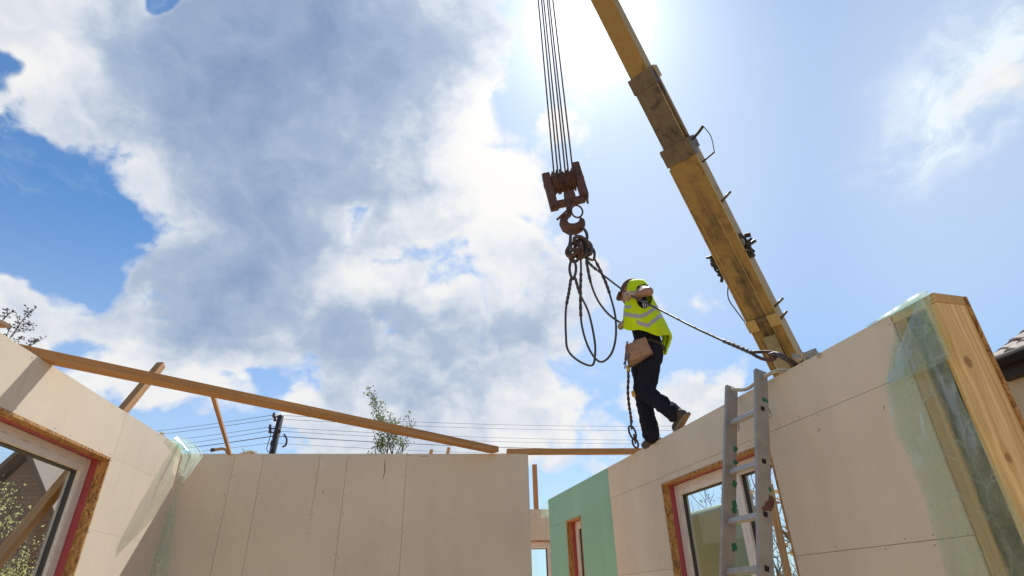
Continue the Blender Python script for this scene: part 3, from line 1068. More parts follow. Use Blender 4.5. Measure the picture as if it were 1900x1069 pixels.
# big sheet hanging over the open end of the right wall
lft = [(2.862, -.03), (2.72, .005)] + [(WR.uv(x, y, .02)[1], WR.uv(x, y, .02)[0]) for (x, y) in ((1644, 712), (1662, 797), (1690, 850), (1721, 940), (1757, 1069))]
rgt = [(2.862, -.245)] + [(WR.uv(x, y, .02)[1], WR.uv(x, y, .02)[0]) for (x, y) in ((1758, 668), (1788, 735), (1834, 828), (1895, 952))]
lft = sorted(lft) ; rgt = sorted(rgt)
rows = []
NZ, NU = 70, 26
for i in range(NZ + 1):
    z_ = 2.862 - (2.862 - .55) * i / NZ
    ul = lerp_tab([(-1, lft[0][1])] + lft + [(9, lft[-1][1])], z_)[0]
    ur = lerp_tab([(-1, rgt[0][1])] + rgt + [(9, rgt[-1][1])], z_)[0]
    r_ = []
    for j in range(NU + 1):
        t = j / NU
        u_ = ul + (ur - ul) * t
        amp = min(1, i / 14)
        w_ = .012 + amp * (.016 * (1 + nz(u_ * 7, z_ * 1.3, 1)) + .004 * nz(u_ * 20, z_ * 5, 4) + .010 * abs(nz(u_ * 10 + z_ * 4, z_ * 5, 7)))
        r_.append(WR.P(u_ + .008 * amp * nz(z_ * 8, t * 3, 2), z_, w_))
    rows.append(r_)
sheet = film('plastic_film', rows, 'green translucent plastic film hanging over the insulated end of right wall')
# folded upper flap of the same sheet
pk, lo, ro = WR.uv(1706, 553, .05), WR.uv(1644, 710, .05), WR.uv(1760, 666, .05)
rows = []
for i in range(25):
    t = i / 24
    L_ = (pk[0] + .01 + (lo[0] - pk[0]) * t, pk[1] + (lo[1] - pk[1]) * t)
    R_ = (pk[0] - .012 + (ro[0] - pk[0]) * t, pk[1] + (ro[1] - pk[1]) * t)
    rows.append([WR.P(L_[0] + (R_[0] - L_[0]) * j / 14, L_[1] + (R_[1] - L_[1]) * j / 14 - .022 * t * math.sin(j / 14 * math.pi),
                      .048 + .03 * t * math.sin(j / 14 * math.pi) + .010 * nz(j * .5, i * .25, 5) * t) for j in range(15)])
film('folded_flap', rows, '', parent=sheet)
# tail laid over the top edge of the boards
rows = []
for i in range(13):
    t = i / 12
    u_ = -.20 + .34 * t
    hh = .035 * (1 - t) ** 1.3 * (1 + .5 * nz(i * .6, 2.2)) + .004
    rows.append([WR.P(u_, H - .05 * (1 - t), .03), WR.P(u_, H + hh * .6, .014), WR.P(u_ + .01, H + hh, -.03), WR.P(u_ + .02, H + hh * .9, -.09), WR.P(u_, H + .004, -.14)])
film('folded_tail', rows, '', parent=sheet)

# sheet bunched between left wall and back wall
tab = [(812, 317, 345, 4.93), (823, 326, 363, 4.95), (838, 337, 374, 4.97), (850, 338, 376, 5.0), (862, 334, 366, 5.0), (888, 328, 346, 5.02), (915, 321, 333, 5.03),
       (931, 317, 329, 5.03), (964, 307, 325, 5.03), (1020, 291, 318, 5.03), (1069, 276, 311, 5.03), (1250, 226, 286, 5.03)]
rows = []
NC = 44
for i in range(81):
    y_ = 812 + (1250 - 812) * (i / 80) ** 1.4
    l_, r_x, Y_ = lerp_tab(tab, y_)
    fold = .022 if y_ < 900 else .016
    rows.append([atY(l_ + (r_x - l_) * j / NC, y_ + 3 * nz(j * .15, y_ * .03), Y_ + fold * math.sin(j / NC * 7.5 + y_ * .012 + 2 * nz(j * .05, y_ * .02)) + fold * nz(j * .12, y_ * .03, 3) - (.05 if y_ < 850 else max(0, .05 - (y_ - 850) * .002))) for j in range(NC + 1)])
lf = film('plastic_film', rows, 'green plastic film bunched in the corner where left wall meets back wall')
rows = []
for i in range(33):
    t = i / 32
    r_ = []
    for j in range(13):
        s_ = j / 12
        hh = (.010 + .032 * t) * math.sin(s_ * math.pi * .9 + .15) * (1 + .5 * nz(i * .18, s_ * 2.2, 4))
        r_.append(WL.P(2.06 + .36 * t + .02 * nz(i * .2, s_ * 3), H + hh - (.06 * t if j == 0 else 0), .012 - .17 * s_))
    rows.append(r_)
film('folded_tail', rows, '', parent=lf)
# wisp at the far end of the green boards
e_ = WR.P(5.84, H, 0)
rows = []
for i in range(15):
    t = i / 14
    rows.append([WR.P(5.85 + .02 * nz(i * .4, j), H + .01 - .24 * t, -.03 + (.006 + .028 * t) * j * (1 - .7 * max(0, t - .55)) + .02 * nz(i * .5, j * 1.2) * t) for j in range(7)])
film('plastic_film', rows, 'small clear plastic film hanging at far end of green boards')


# ================================================================== ladder leaning on the right wall
def ladder():
    root = thing('ladder', 'scuffed aluminium ladder leaning against right wall in front of its window', 'ladder')
    lean = .34
    top = {}
    base = {}
    for nm, px, py in (('far', 1357, 719), ('near', 1411, 689)):
        u_, z_ = WR.uv(px, py, .055)
        top[nm] = WR.P(u_, z_, .055)
    w_bot = 1.02
    # foot of the ladder stands on the floor, out in the room
    for nm, px in (('far', 1349), ('near', 1420)):
        d = ray(px, 1069)
        # point on the plane of the ladder seen at the lower picture edge
        pa, pb = top['far'], top['near']
        base_dir = WR.P(0, 0, w_bot) - WR.P(0, pa.z, .055)
        n_ = (pb - pa).cross(base_dir).normalized()
        k = (pa - EYE).dot(n_) / d.dot(n_)
        q = EYE + d * k
        s_ = top[nm].z / (top[nm].z - q.z)
        base[nm] = top[nm] + (q - top[nm]) * s_
    x = (top['far'] - top['near']).normalized()
    for nm in ('far', 'near'):
        m_ = MB()
        dirn = (top[nm] - base[nm]).normalized()
        m_.bar(base[nm], top[nm], .026, .086, x.cross(dirn))
        o = part('stile', m_, 'alu', root)
        bevel(o, .0018)
        if nm == 'near':
            near = o
        else:
            far = o
    up = (top['near'] - base['near']).normalized()
    nrm = x.cross(up).normalized()
    # rungs where the picture shows them (about every 28 cm)
    ts = []
    for py in (760, 857, 955, 1056):
        best = min((abs(proj(base['near'].lerp(top['near'], t / 2000))[1] - py), t / 2000) for t in range(2001))
        ts.append(best[1])
    step = (ts[0] - ts[-1]) / 3
    allt = ts + [ts[-1] - step * i for i in range(1, 8) if ts[-1] - step * i > .03]
    for t in allt:
        a = base['near'].lerp(top['near'], t)
        b = base['far'].lerp(top['far'], t)
        m_ = MB()
        m_.bar(a + (b - a).normalized() * .014, b - (b - a).normalized() * .014, .032, .034, up)
        bevel(part('rung', m_, 'alu_rung', root), .004)
        m_ = MB()
        c = a - x * .0132
        m_.bar(c - x * .002, c, .026, .028, up)
        r_ = part('rung_shade_plate', m_, 'hole_shade', near)  # black plate on the stile, painted shade for the hollow rung end
        r_.location = (0, 0, 0)
    rnd = random.Random(3)

    def splash(c, sx, sz, mat, nm, face=-1):
        m_ = MB()
        n = 11
        b = len(m_.v)
        pts = []
        for i in range(n):
            a = i / n * math.tau
            rr = rnd.uniform(.6, 1.15)
            pts.append(c + nrm * (sx * rr * math.cos(a)) + up * (sz * rr * math.sin(a)) - x * .0145)
        m_.v += pts + [p + x * .003 for p in pts]
        m_.face(range(n))
        for i in range(n):
            m_.face((i, (i + 1) % n, n + (i + 1) % n, n + i))
        part('paint_splash', m_, mat, nm).location = (0, 0, 0)
    for py, dx, sx, sz, mt in ((742, -.015, .028, .018, 'green_paint'), (935, -.028, .03, .035, 'brown_paint'), (925, -.04, .02, .04, 'brown_paint'), (945, .005, .022, .014, 'brown_paint'), (905, -.035, .01, .016, 'green_paint')):
        t = min((abs(proj(base['near'].lerp(top['near'], k / 1000))[1] - py), k / 1000) for k in range(1001))[1]
        splash(base['near'].lerp(top['near'], t) + nrm * (-dx), sx, sz, mt, near)
    for py, sz in ((832, .022), (855, .018), (897, .028), (932, .03), (945, .02), (1012, .034)):
        t = min((abs(proj(base['far'].lerp(top['far'], k / 1000))[1] - py), k / 1000) for k in range(1001))[1]
        splash(base['far'].lerp(top['far'], t) + nrm * .032, .02, sz, 'green_paint', far)
    # rung hooks at the top rung
    for nm in ('far', 'near'):
        c = base[nm].lerp(top[nm], ts[0]) + nrm * .052
        m_ = MB()
        m_.tube(spline([c + up * .03, c + nrm * .012, c - up * .03 + nrm * .006], 4), .006, 6)
        part('hook', m_, 'alu_rung', root)
    return base, top, up, x, nrm


lad_base, lad_top, lad_up, lad_x, lad_n = ladder()
# white rope that ties the ladder to the wall top
r0_ = lad_top['far'] + lad_n * -.01 - lad_up * .03 - lad_x * .02
pts = [r0_, atY(1385, 722, r0_.y - .10), atY(1408, 706, r0_.y - .25), atY(1436, 690, r0_.y - .42)]
wl = WR.P(WR.uv(1450, 684)[0], H + .014, -.02)
pts += [wl, wl + (WR.t * -.03) + WR.n * -.08]
m_ = MB()
m_.tube(spline(pts, 8), .013, 8)
single('tie_rope', m_, 'rope', 'white rope tying the ladder head to the wall top', 'rope', True)
# frayed rope knot lying on the wall top
kc = WR.P(WR.uv(1487, 660)[0], H + .02, -.03)
m_ = MB()
rnd = random.Random(12)
pts = [kc + Vector((rnd.uniform(-.055, .055), rnd.uniform(-.05, .05), rnd.uniform(-.005, .05))) for _ in range(12)]
m_.tube(spline(pts, 6), .011, 7)
m_.tube(spline([kc, kc - WR.t * .06 + Vector((0, 0, .0)), kc - WR.t * .13 + WR.n * .035 + Vector((0, 0, -.012)), kc - WR.t * .15 + WR.n * .055 + Vector((0, 0, -.05))], 6), .009, 6)
single('rope_knot', m_, 'rope', 'frayed knot of pale rope on wall top beside the crane boom', 'rope', True)


# a few scuffs and pencil marks left on the boards
def scuff(W, root, pts, wd, mat='screw'):
    m_ = MB()
    L_ = [W.uv(*q) for q in pts]
    for i in range(len(L_) - 1):
        (a, b), (c, d) = L_[i], L_[i + 1]
        w0_, w1_ = wd[i], wd[i + 1]
        m_.quad(W.P(a - w0_, b, .0009), W.P(a + w0_, b, .0009), W.P(c + w1_, d, .0009), W.P(c - w1_, d, .0009))
    part('scuff_mark', m_, mat, root)


MAT['smudge'] = m_plain('brown smudge', (.34, .25, .18), .95, 0, .3, 30)
scuff(WB, bw, [(714, 852), (714, 866), (713, 880), (709, 893)], [.002, .006, .006, .001], 'smudge')
scuff(WB, bw, [(598, 909), (600, 912), (599, 916)], [.002, .005, .001], 'smudge')
scuff(WB, bw, [(775, 846), (790, 848), (797, 847)], [.012, .016, .004], 'smudge')
scuff(WB, bw, [(594, 846), (585, 905), (574, 970)], [.0012, .0012, .0008], 'smudge')
scuff(WR, rw, [(1640, 752), (1641, 760), (1637, 764)], [.003, .003, .001], 'smudge')
scuff(WR, rw, [(1520, 795), (1519, 799), (1517, 802)], [.004, .009, .003], 'smudge')


# ================================================================== crane
BB = atY(1450, 650, 9.5)
TIP = atY(985, -270, 5.0)
ax_ = (TIP - BB).normalized()
hz_ = Vector((ax_.x, ax_.y, 0)).normalized()
nb = (hz_ * ax_.z - Vector((0, 0, 1)) * Vector((ax_.x, ax_.y, 0)).length).normalized()   # underside of the boom
sd = ax_.cross(nb).normalized()
if sd.dot(Vector((1, -.8, 0))) < 0:
    sd = -sd
BOOM_L = (TIP - BB).length


def bl(py):
    lo, hi = -2.0, BOOM_L
    for _ in range(50):
        m = (lo + hi) / 2
        if proj(BB + ax_ * m)[1] > py:
            lo = m
        else:
            hi = m
    return lo


def bp(l, x, y):
    return BB + ax_ * l + sd * x + nb * y


LOW = -(BB.z - 1.9) / ax_.z
pivot = bp(LOW, 0, 0)
crane = thing('truck_crane', 'ochre telescopic crane boom with rusty hook block rising behind right wall', 'crane', (pivot.x, pivot.y, -.12))


def bbox(mb, l0, l1, x0, x1, y0, y1, mi=0):
    c = [bp(l0, x0, y0), bp(l0, x1, y0), bp(l0, x1, y1), bp(l0, x0, y1), bp(l1, x0, y0), bp(l1, x1, y0), bp(l1, x1, y1), bp(l1, x0, y1)]
    return mb.hexa(c, mi)


l_c1, l_c2 = bl(272), bl(150)


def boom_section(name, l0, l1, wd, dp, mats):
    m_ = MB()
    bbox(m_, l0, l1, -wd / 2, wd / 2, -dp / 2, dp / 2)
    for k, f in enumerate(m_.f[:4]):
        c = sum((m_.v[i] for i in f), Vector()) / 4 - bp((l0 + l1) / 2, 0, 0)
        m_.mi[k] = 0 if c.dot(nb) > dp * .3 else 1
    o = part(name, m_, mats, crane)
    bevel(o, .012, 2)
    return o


MAT['boom_run'] = m_boom(BB, ax_, sd, ((bl(530), bl(470), -.02, .15, 1.0), (bl(490), bl(350), -.06, .10, .55), (bl(650), bl(520), -.10, .12, .75)))
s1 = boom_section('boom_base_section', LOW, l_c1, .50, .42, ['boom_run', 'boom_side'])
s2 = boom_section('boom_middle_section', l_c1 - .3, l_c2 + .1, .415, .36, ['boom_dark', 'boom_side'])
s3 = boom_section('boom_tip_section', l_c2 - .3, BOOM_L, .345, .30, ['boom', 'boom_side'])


def bpart(name, parent, mats, *boxes):
    m_ = MB()
    for b in boxes:
        bbox(m_, *b)
    o = part(name, m_, mats, parent)
    o.location = (0, 0, 0)
    bevel(o, .006)
    return o


bpart('collar', s1, 'boom_dark', (l_c1 - .26, l_c1 + .06, -.272, .272, .05, .236), (l_c1 - .16, l_c1 + .065, -.276, .276, -.225, .12))
bpart('collar', s1, 'boom_dark', (l_c1 - .05, l_c1 + .02, -.276, .276, .06, .242))
bpart('collar', s2, 'boom_dark', (l_c2 - .16, l_c2 + .12, -.225, .225, .03, .195))
bpart('collar', s2, 'boom_side', (l_c2 - .05, l_c2 + .16, .20, .245, -.19, .03))
bpart('side_flange', s1, 'boom_side', (LOW + .3, l_c1 - .3, .251, .272, .15, .215))
bpart('side_flange', s1, 'boom_side', (LOW + .3, l_c1 - .3, -.272, -.251, .16, .215))
l_a, l_b = bl(590), bl(400)
bpart('wear_plate', s1, 'boom_side', (LOW + .5, l_b, -.20, -.185, .211, .219))
bpart('wear_plate', s1, 'boom_side', (LOW + .5, l_b, .105, .12, .211, .219))
# cylinder lug low on the boom
l_l = bl(590)
bpart('lug_plate', s1, 'boom_side', (l_l - .12, l_l + .10, -.285, -.10, .205, .262))
bpart('lug_plate', s1, 'boom_side', (l_l - .12, l_l + .10, .10, .285, .205, .262))
bpart('cross_bar', s1, 'boom_dark', (l_l + .02, l_l + .09, -.10, .10, .205, .25))
bpart('cylinder_shoe', s1, 'grease', (bl(655), l_l - .30, -.09, .09, .205, .30))
m_ = MB()
m_.tube([bp(l_l - .25, 0, .26), bp(LOW + .4, 0, .95)], .11, 14)
part('lift_cylinder', m_, 'boom_side', crane, True)
# fittings that stick out at the sides
for py, ln, side in ((385, .22, 1), (575, .20, 1), (597, .16, 1)):
    l_ = bl(py)
    m_ = MB()
    m_.tube([bp(l_, side * .25, .12), bp(l_ + .10, side * (.25 + ln), .10)], .022, 8)
    part('peg', m_, 'boom_dark', s1, True).location = (0, 0, 0)
for py, side in ((468, 1), (482, -1)):
    l_ = bl(py)
    m_ = MB()
    rnd = random.Random(py)
    for i in range(16):
        c = bp(l_ + rnd.uniform(-.20, .24), side * rnd.uniform(.26, .37), rnd.uniform(-.05, .2))
        q = c + Vector((rnd.uniform(-1, 1), rnd.uniform(-1, 1), rnd.uniform(-1, 1))).normalized() * rnd.uniform(.06, .13)
        m_.bar(c, q, rnd.uniform(.04, .08), rnd.uniform(.03, .07), nb)
    m_.tube(spline([bp(l_ - .2, side * .27, .1), bp(l_, side * .36, .14), bp(l_ + .2, side * .30, .05)], 5), .02, 6)
    part('hose_reel_clamp', m_, 'grease', s1).location = (0, 0, 0)
lk = l_c1 - .02
m_ = MB()
m_.tube([bp(lk, .24, 0), bp(lk + .06, .40, 0), bp(lk + .12, .52, .0)], .026, 7)
m_.tube([bp(lk - .42, .24, .02), bp(lk - .36, .50, .02)], .016, 6)
m_.tube(spline([bp(lk + .12, .52, 0), bp(lk - .1, .56, .01), bp(lk - .36, .50, .02)], 5), .008, 5)
part('side_bracket', m_, 'grease', s1).location = (0, 0, 0)
m_ = MB()
m_.tube(spline([bp(bl(515), -.27, .18), bp(bl(535), -.36, .2), bp(bl(560), -.33, .2), bp(bl(585), -.28, .2)], 6), .011, 5)
part('hose', m_, 'grease', s1, True).location = (0, 0, 0)
m_ = MB()
m_.tube([bp(l_c2 + .05, .215, .06), bp(l_c1 - .1, .235, .08)], .028, 8)
part('hydraulic_pipe', m_, 'boom_dark', s2, True).location = (0, 0, 0)
# turntable under the boom foot, hidden behind the wall
m_ = MB()
m_.tube([Vector((pivot.x, pivot.y, -.12)), Vector((pivot.x, pivot.y, .9))], .55, 20)
m_.hexa([pivot + Vector(v) for v in ((-.6, -.45, -1.0), (.6, -.45, -1.0), (.6, .45, -1.0), (-.6, .45, -1.0), (-.4, -.35, .25), (.4, -.35, .25), (.4, .35, .25), (-.4, .35, .25))])
bevel(part('turntable', m_, 'boom', crane), .02)
# boom head above the picture: sheave housing the ropes run from
m_ = MB()
hd = TIP
m_.hexa([hd + Vector(v) for v in ((-.35, -.2, -.25), (.3, -.2, -.25), (.3, .2, -.25), (-.35, .2, -.25), (-.3, -.2, .3), (.25, -.2, .3), (.25, .2, .3), (-.3, .2, .3))])
bevel(part('boom_head', m_, 'boom_dark', crane), .02)

# ------------------------------------------------------------------ hook block and ropes
HY = 5.0
hc = atY(1049, 345, HY)
RB = Matrix.Rotation(rad(-9), 3, 'Y') @ Matrix.Rotation(rad(-6), 3, 'Z')


def hb(x, y, z):
    return hc + RB @ Vector((x, y, z))


blk = crane


def hbox(m_, x0, x1, y0, y1, z0, z1, tx=1.0):
    return m_.hexa([hb(x0, y0, z0), hb(x1, y0, z0), hb(x1, y1, z0), hb(x0, y1, z0), hb(x0, y0, z1), hb(x1, y0, z1), hb(x1, y1, z1), hb(x0, y1, z1)])


block = thing('hook_block', 'rusty crane hook block hanging on wire ropes above the worker', 'hook block', (hc.x, hc.y, hc.z))
for x0, x1, zo in ((-.225, -.135, -.03), (.125, .215, .03)):
    m_ = MB()
    hbox(m_, x0, x1, -.06, .06, -.24 + zo, .23 + zo)
    bevel(part('cheek_plate', m_, 'rust', block), .012)
for k in range(4):
    m_ = MB()
    xk = -.098 + k * .062
    m_.tube([hb(xk - .027, .02, .07), hb(xk - .018, .02, .07), hb(xk - .010, .02, .07), hb(xk + .010, .02, .07), hb(xk + .018, .02, .07), hb(xk + .027, .02, .07)],
            [.125, .125, .108, .108, .125, .125], 24)
    part('sheave', m_, 'rust', block, False)
m_ = MB()
hbox(m_, -.134, .124, -.050, -.035, -.03, .13)
bevel(part('guard_plate', m_, 'rust', block), .006)
m_ = MB()
hbox(m_, -.15, .17, -.03, .05, -.255, -.185)
hbox(m_, -.045, .075, -.045, .06, -.21, -.10)
bevel(part('crosshead', m_, 'rust', block), .014)
m_ = MB()
m_.tube([hb(-.23, .02, .07), hb(.225, .02, .07)], .032, 12)
part('axle', m_, 'rust', block, True)
for x in (-.15, .18):
    m_ = MB()
    m_.tube([hb(x, -.02, -.22), hb(x, -.02, -.31)], [.02, .011], 8)
    part('bolt', m_, 'rust', block, True)
rnd = random.Random(5)
m_ = MB()
for k in range(7):
    x = -.11 + k * .04
    m_.tube([hb(x, -.03, .14), hb(x + rnd.uniform(-.03, .03), -.03, .20 + rnd.uniform(-.01, .02))], .009, 5)
part('rope_guides', m_, 'rust', block, kind='stuff')
# hoist ropes up to the boom head
for k in range(6):
    a = hb(-.105 + k * .042, (-.09 if k % 2 else .09), .06)
    top_ = TIP + Vector((-.09 + k * .034, (-.06 if k % 2 else .06), -.2))
    m_ = MB()
    m_.tube([a, a.lerp(top_, .5), top_], .0095, 7)
    single('hoist_rope', m_, 'wire', ['hoist rope nearest the left cheek of the hook block', 'second hoist rope from the left above the hook block', 'third hoist rope from the left above the hook block',
                                      'third hoist rope from the right above the hook block', 'second hoist rope from the right above hook block', 'hoist rope nearest the crane boom above hook block'][k],
           'wire rope', True, 'hoist ropes above the hook block')
# hook: shank and a thick curl
m_ = MB()
ctr = atY(1063, 413, HY - .02)
sh = atY(1056, 384, HY - .02)
pxm = 1.0 / 172.0
ex, ez = RB @ Vector((1, 0, 0)), RB @ Vector((0, 0, 1))
pts, rr = [sh + ez * .06, sh], [.045, .045]
prof = [(100, .036), (125, .046), (150, .056), (180, .066), (210, .074), (240, .078), (270, .078), (300, .072), (330, .058), (352, .042), (370, .028)]
for a, r_ in prof:
    pts.append(ctr + (ex * math.cos(rad(a)) + ez * math.sin(rad(a))) * .098 + ez * .01)
    rr.append(r_)
m_.tube(pts, rr, 12, flat=.75)
hook = part('hook', m_, 'rust', block, True)
m_ = MB()
lc = ctr + ex * .062 + ez * .095
m_.tube([lc + (ex * math.cos(a / 20 * math.tau) * .058 + ez * math.sin(a / 20 * math.tau) * .08) + Vector((0, -.05, 0)) for a in range(20)], .010, 7, closed=True)
part('safety_latch', m_, 'rust', hook, True).location = (0, 0, 0)
m_ = MB()
m_.tube([ctr + ex * -.17 + ez * .03 + Vector((0, -.07, 0)), ctr + ex * .02 + ez * .16 + Vector((0, -.07, 0))], .013, 7)
part('latch_bar', m_, 'rust', hook, True).location = (0, 0, 0)

# ------------------------------------------------------------------ sling rings and wire slings
master = thing('sling_ring', 'dark steel ring and shackle cluster hanging from the crane hook', 'lifting ring', tuple(atY(1072, 455, HY)))


def pxpath(pts, Y):
    out = []
    for i, p in enumerate(pts):
        yy = p[2] if len(p) > 2 else Y
        out.append(atY(p[0], p[1], yy))
    return out


m_ = MB()
m_.tube(spline(pxpath([(1060, 425), (1058, 448), (1054, 470, HY - .05), (1062, 478), (1076, 466), (1088, 448), (1088, 432), (1078, 420), (1068, 416)], HY - .06), 5, True), .016, 8, closed=True)
part('master_ring', m_, 'wire', master, True)
lk_ = [((1064, 462), 16, 9, 50), ((1071, 455), 13, 8, 20), ((1078, 449), 14, 8, -30), ((1084, 455), 15, 8, -60), ((1090, 460), 13, 7, -75), ((1066, 474), 12, 9, 80), ((1074, 466), 14, 7, 100), ((1082, 464), 13, 7, 95)]
for i, ((cx, cy), rl, rs, an) in enumerate(lk_):
    a = rad(an)
    pts = []
    for k in range(14):
        t = k / 14 * math.tau
        lx, ly = rl * math.cos(t), rs * math.sin(t)
        pts.append(atY(cx + lx * math.cos(a) - ly * math.sin(a), cy - (lx * math.sin(a) + ly * math.cos(a)), HY - .08 + .05 * math.sin(t + i)))
    m_ = MB()
    m_.tube(pts, .017 if i % 2 else .021, 7, closed=True)
    part('shackle', m_, 'wire' if i % 3 else 'rust', master, True)
# thimble eyes of the slings
for i, (pts, nm) in enumerate((([(1062, 480), (1057, 495), (1058, 508), (1063, 518), (1068, 506), (1068, 492)], 'a'), ([(1094, 460), (1088, 468), (1090, 478), (1101, 482), (1103, 470), (1100, 462)], 'b'))):
    m_ = MB()
    m_.tube(spline(pxpath(pts, HY - .1), 5, True), .014, 7, closed=True)
    part('thimble', m_, 'wire', master, True)


def sling(pts, label, closed=False, r=.0105, splice=None, name='wire_sling'):
    m_ = MB()
    path = spline(pts, 12, closed)
    m_.tube(path, r, 8, closed=closed)
    o = single(name, m_, 'wire', label, 'wire rope', True)
    for (i0, i1) in (splice or ()):
        m_ = MB()
        seg = path[i0:i1]
        rr_ = [r * (1.45 + .25 * math.sin(k * 2.1)) for k in range(len(seg))]
        m_.tube(seg, rr_, 7)
        part('splice', m_, 'wire', o, True)
    return o


sling(pxpath([(1060, 512), (1056, 540), (1050, 575), (1050, 620), (1054, 650), (1074, 670), (1098, 678), (1104, 660), (1103, 630), (1092, 580), (1076, 545), (1067, 515)], HY - .12),
      'left wire sling loop drooping beneath the hook, reaching lowest', splice=((4, 22), (120, 132)))
sling(pxpath([(1077, 466), (1078, 500), (1077, 545), (1079, 600), (1092, 645), (1112, 671), (1132, 660), (1142, 630), (1142, 590), (1134, 555), (1122, 520), (1103, 480)], HY - .05),
      'right wire sling loop drooping beneath the hook toward the worker', splice=((14, 34), (112, 130)))


# ================================================================== worker walking along the wall top
def remeshed(mb, voxel, name, smooth_it=6):
    tmp = bpy.data.objects.new('tmp', mb.mesh('tmp'))
    COL.objects.link(tmp)
    r_ = tmp.modifiers.new('r', 'REMESH')
    r_.mode = 'VOXEL'
    r_.voxel_size = voxel
    s_ = tmp.modifiers.new('s', 'SMOOTH')
    s_.factor = .5
    s_.iterations = smooth_it
    dg = bpy.context.evaluated_depsgraph_get()
    me = bpy.data.meshes.new_from_object(tmp.evaluated_get(dg))
    me.name = name
    bpy.data.objects.remove(tmp)
    me.materials.clear()
    return me


def crumple(me, amp, sc, seed=0.0, aniso=(1, 1, 1)):
    me.update()
    for v in me.vertices:
        p = Vector((v.co.x * aniso[0], v.co.y * aniso[1], v.co.z * aniso[2])) * sc
        n1 = abs(mnoise.noise(p + Vector((seed, 0, 0)))) - .25
        n2 = mnoise.noise(p * 2.3 + Vector((0, seed, 3)))
        v.co += v.normal * amp * (n1 * 1.3 + n2 * .5)
    me.update()


J = atY
f_heel, f_toe = WR.P(2.60, H, -.045), WR.P(2.87, H, -.03)
r_toe, r_heel = WR.P(2.30, H, -.055), WR.P(2.10, H + .10, -.06)
f_ank = J(1208, 806, 5.16)
r_ank = J(1252, 768, 4.80)
f_knee, r_knee = J(1194, 740, 5.13), J(1199, 728, 4.96)
hipL, hipR = J(1209, 658, 4.95), J(1190, 660, 5.13)
waist, chest, neck = J(1202, 630, 5.05), J(1191, 585, 5.04), J(1184, 556, 5.04)
head = J(1169, 542, 5.07)
shL, elL, wrL = J(1187, 540, 4.93), J(1204, 541, 4.72), J(1181, 547, 4.84)
shR, elR, wrR = J(1175, 566, 5.14), J(1170, 594, 5.12), J(1162, 602, 5.02)
worker = thing('person', 'worker in yellow hi-vis vest and dark trousers walking along the right wall top', 'person', tuple(WR.P(2.5, H, -.05)))
FX, FY = Vector((-.70, .66, -.28)).normalized(), Vector((.66, .70, 0)).normalized()

mb = MB()
mb.capsule(waist + Vector((0, 0, -.06)), .125, chest, .135)
mb.capsule(chest, .135, neck + Vector((0, 0, -.03)), .085)
mb.capsule(shL, .062, shR, .062)
mb.capsule(chest + FY * -.06, .10, shL, .060)
mb.capsule(chest + FY * .06, .10, shR, .060)
mb.capsule(neck + Vector((0, 0, -.02)), .056, head, .056)
mb.ball(head + Vector((0, 0, .02)), (.098, .078, .112), 16, 12, ax=(FX, FY, Vector((0, 0, 1))))
mb.ball(head + FX * .035 + Vector((0, 0, -.05)), (.062, .058, .060), 12, 8, ax=(FX, FY, Vector((0, 0, 1))))
mb.capsule(head + FX * .092 + Vector((0, 0, .012)), .010, head + FX * .110 + Vector((0, 0, -.022)), .016)
for sgn in (-1, 1):
    mb.ball(head + FY * (.080 * sgn) + FX * -.008, (.020, .010, .032), 8, 6, ax=(FX, FY, Vector((0, 0, 1))))
mb.capsule(shL, .060, elL, .046)
mb.capsule(elL, .045, wrL, .033)
mb.capsule(shR, .060, elR, .046)
mb.capsule(elR, .045, wrR, .033)
mb.capsule(waist + Vector((0, 0, -.06)), .13, (hipL + hipR) / 2, .13)
mb.capsule(hipL, .085, r_knee, .058)
mb.capsule(r_knee, .058, r_ank, .042)
mb.capsule(hipR, .085, f_knee, .058)
mb.capsule(f_knee, .058, f_ank, .042)
me = remeshed(mb, .0105, 'body', 4)
for m in ('navy', 'skin'):
    me.materials.append(MAT[m])
for p in me.polygons:
    c = p.center
    skin_ = (c - head).length < .125 and c.z > neck.z - .01
    for a, b, r_ in ((elL, wrL, .075), (elR, wrR, .075)):
        d = b - a
        t = (c - a).dot(d) / d.dot(d)
        if t > -.12 and (c - (a + d * min(max(t, 0), 1))).length < r_ and (a is elL or t > .1):
            skin_ = True
    d = elL - shL
    t = (c - shL).dot(d) / d.dot(d)
    if t > .72 and (c - (shL + d * min(t, 1))).length < .08:
        skin_ = True
    p.material_index = 1 if skin_ else 0
body = place('body', me, ['navy', 'skin'], worker, True)

# cap with a short peak, tilted with the head
m_ = MB()
rows = []
for i in range(9):
    t = i / 8 * math.pi * .52
    rows.append([head + Vector((0, 0, .028)) + (FX * (.108 * math.sin(t) * math.cos(a / 20 * math.tau)) + FY * (.089 * math.sin(t) * math.sin(a / 20 * math.tau))) + Vector((0, 0, .108 * math.cos(t))) for a in range(20)])
m_.grid(rows, wrap=True)
pk_ = []
for i in range(5):
    pk_.append([head + FX * (.095 + .018 * i - .0018 * (j - 5) ** 2 * (i + 1) * .25) + FY * ((j - 5) * .015) + Vector((0, 0, .040 - .007 * i)) for j in range(11)])
m_.grid(pk_)
cap = part('cap', m_, 'cap', worker, True)
# hair at the back of the head
m_ = MB()
m_.ball(head + FX * -.028 + Vector((0, 0, .0)), (.086, .080, .085), 14, 9, ax=(FX, FY, Vector((0, 0, 1))))
part('hair', m_, 'cap', worker, True)

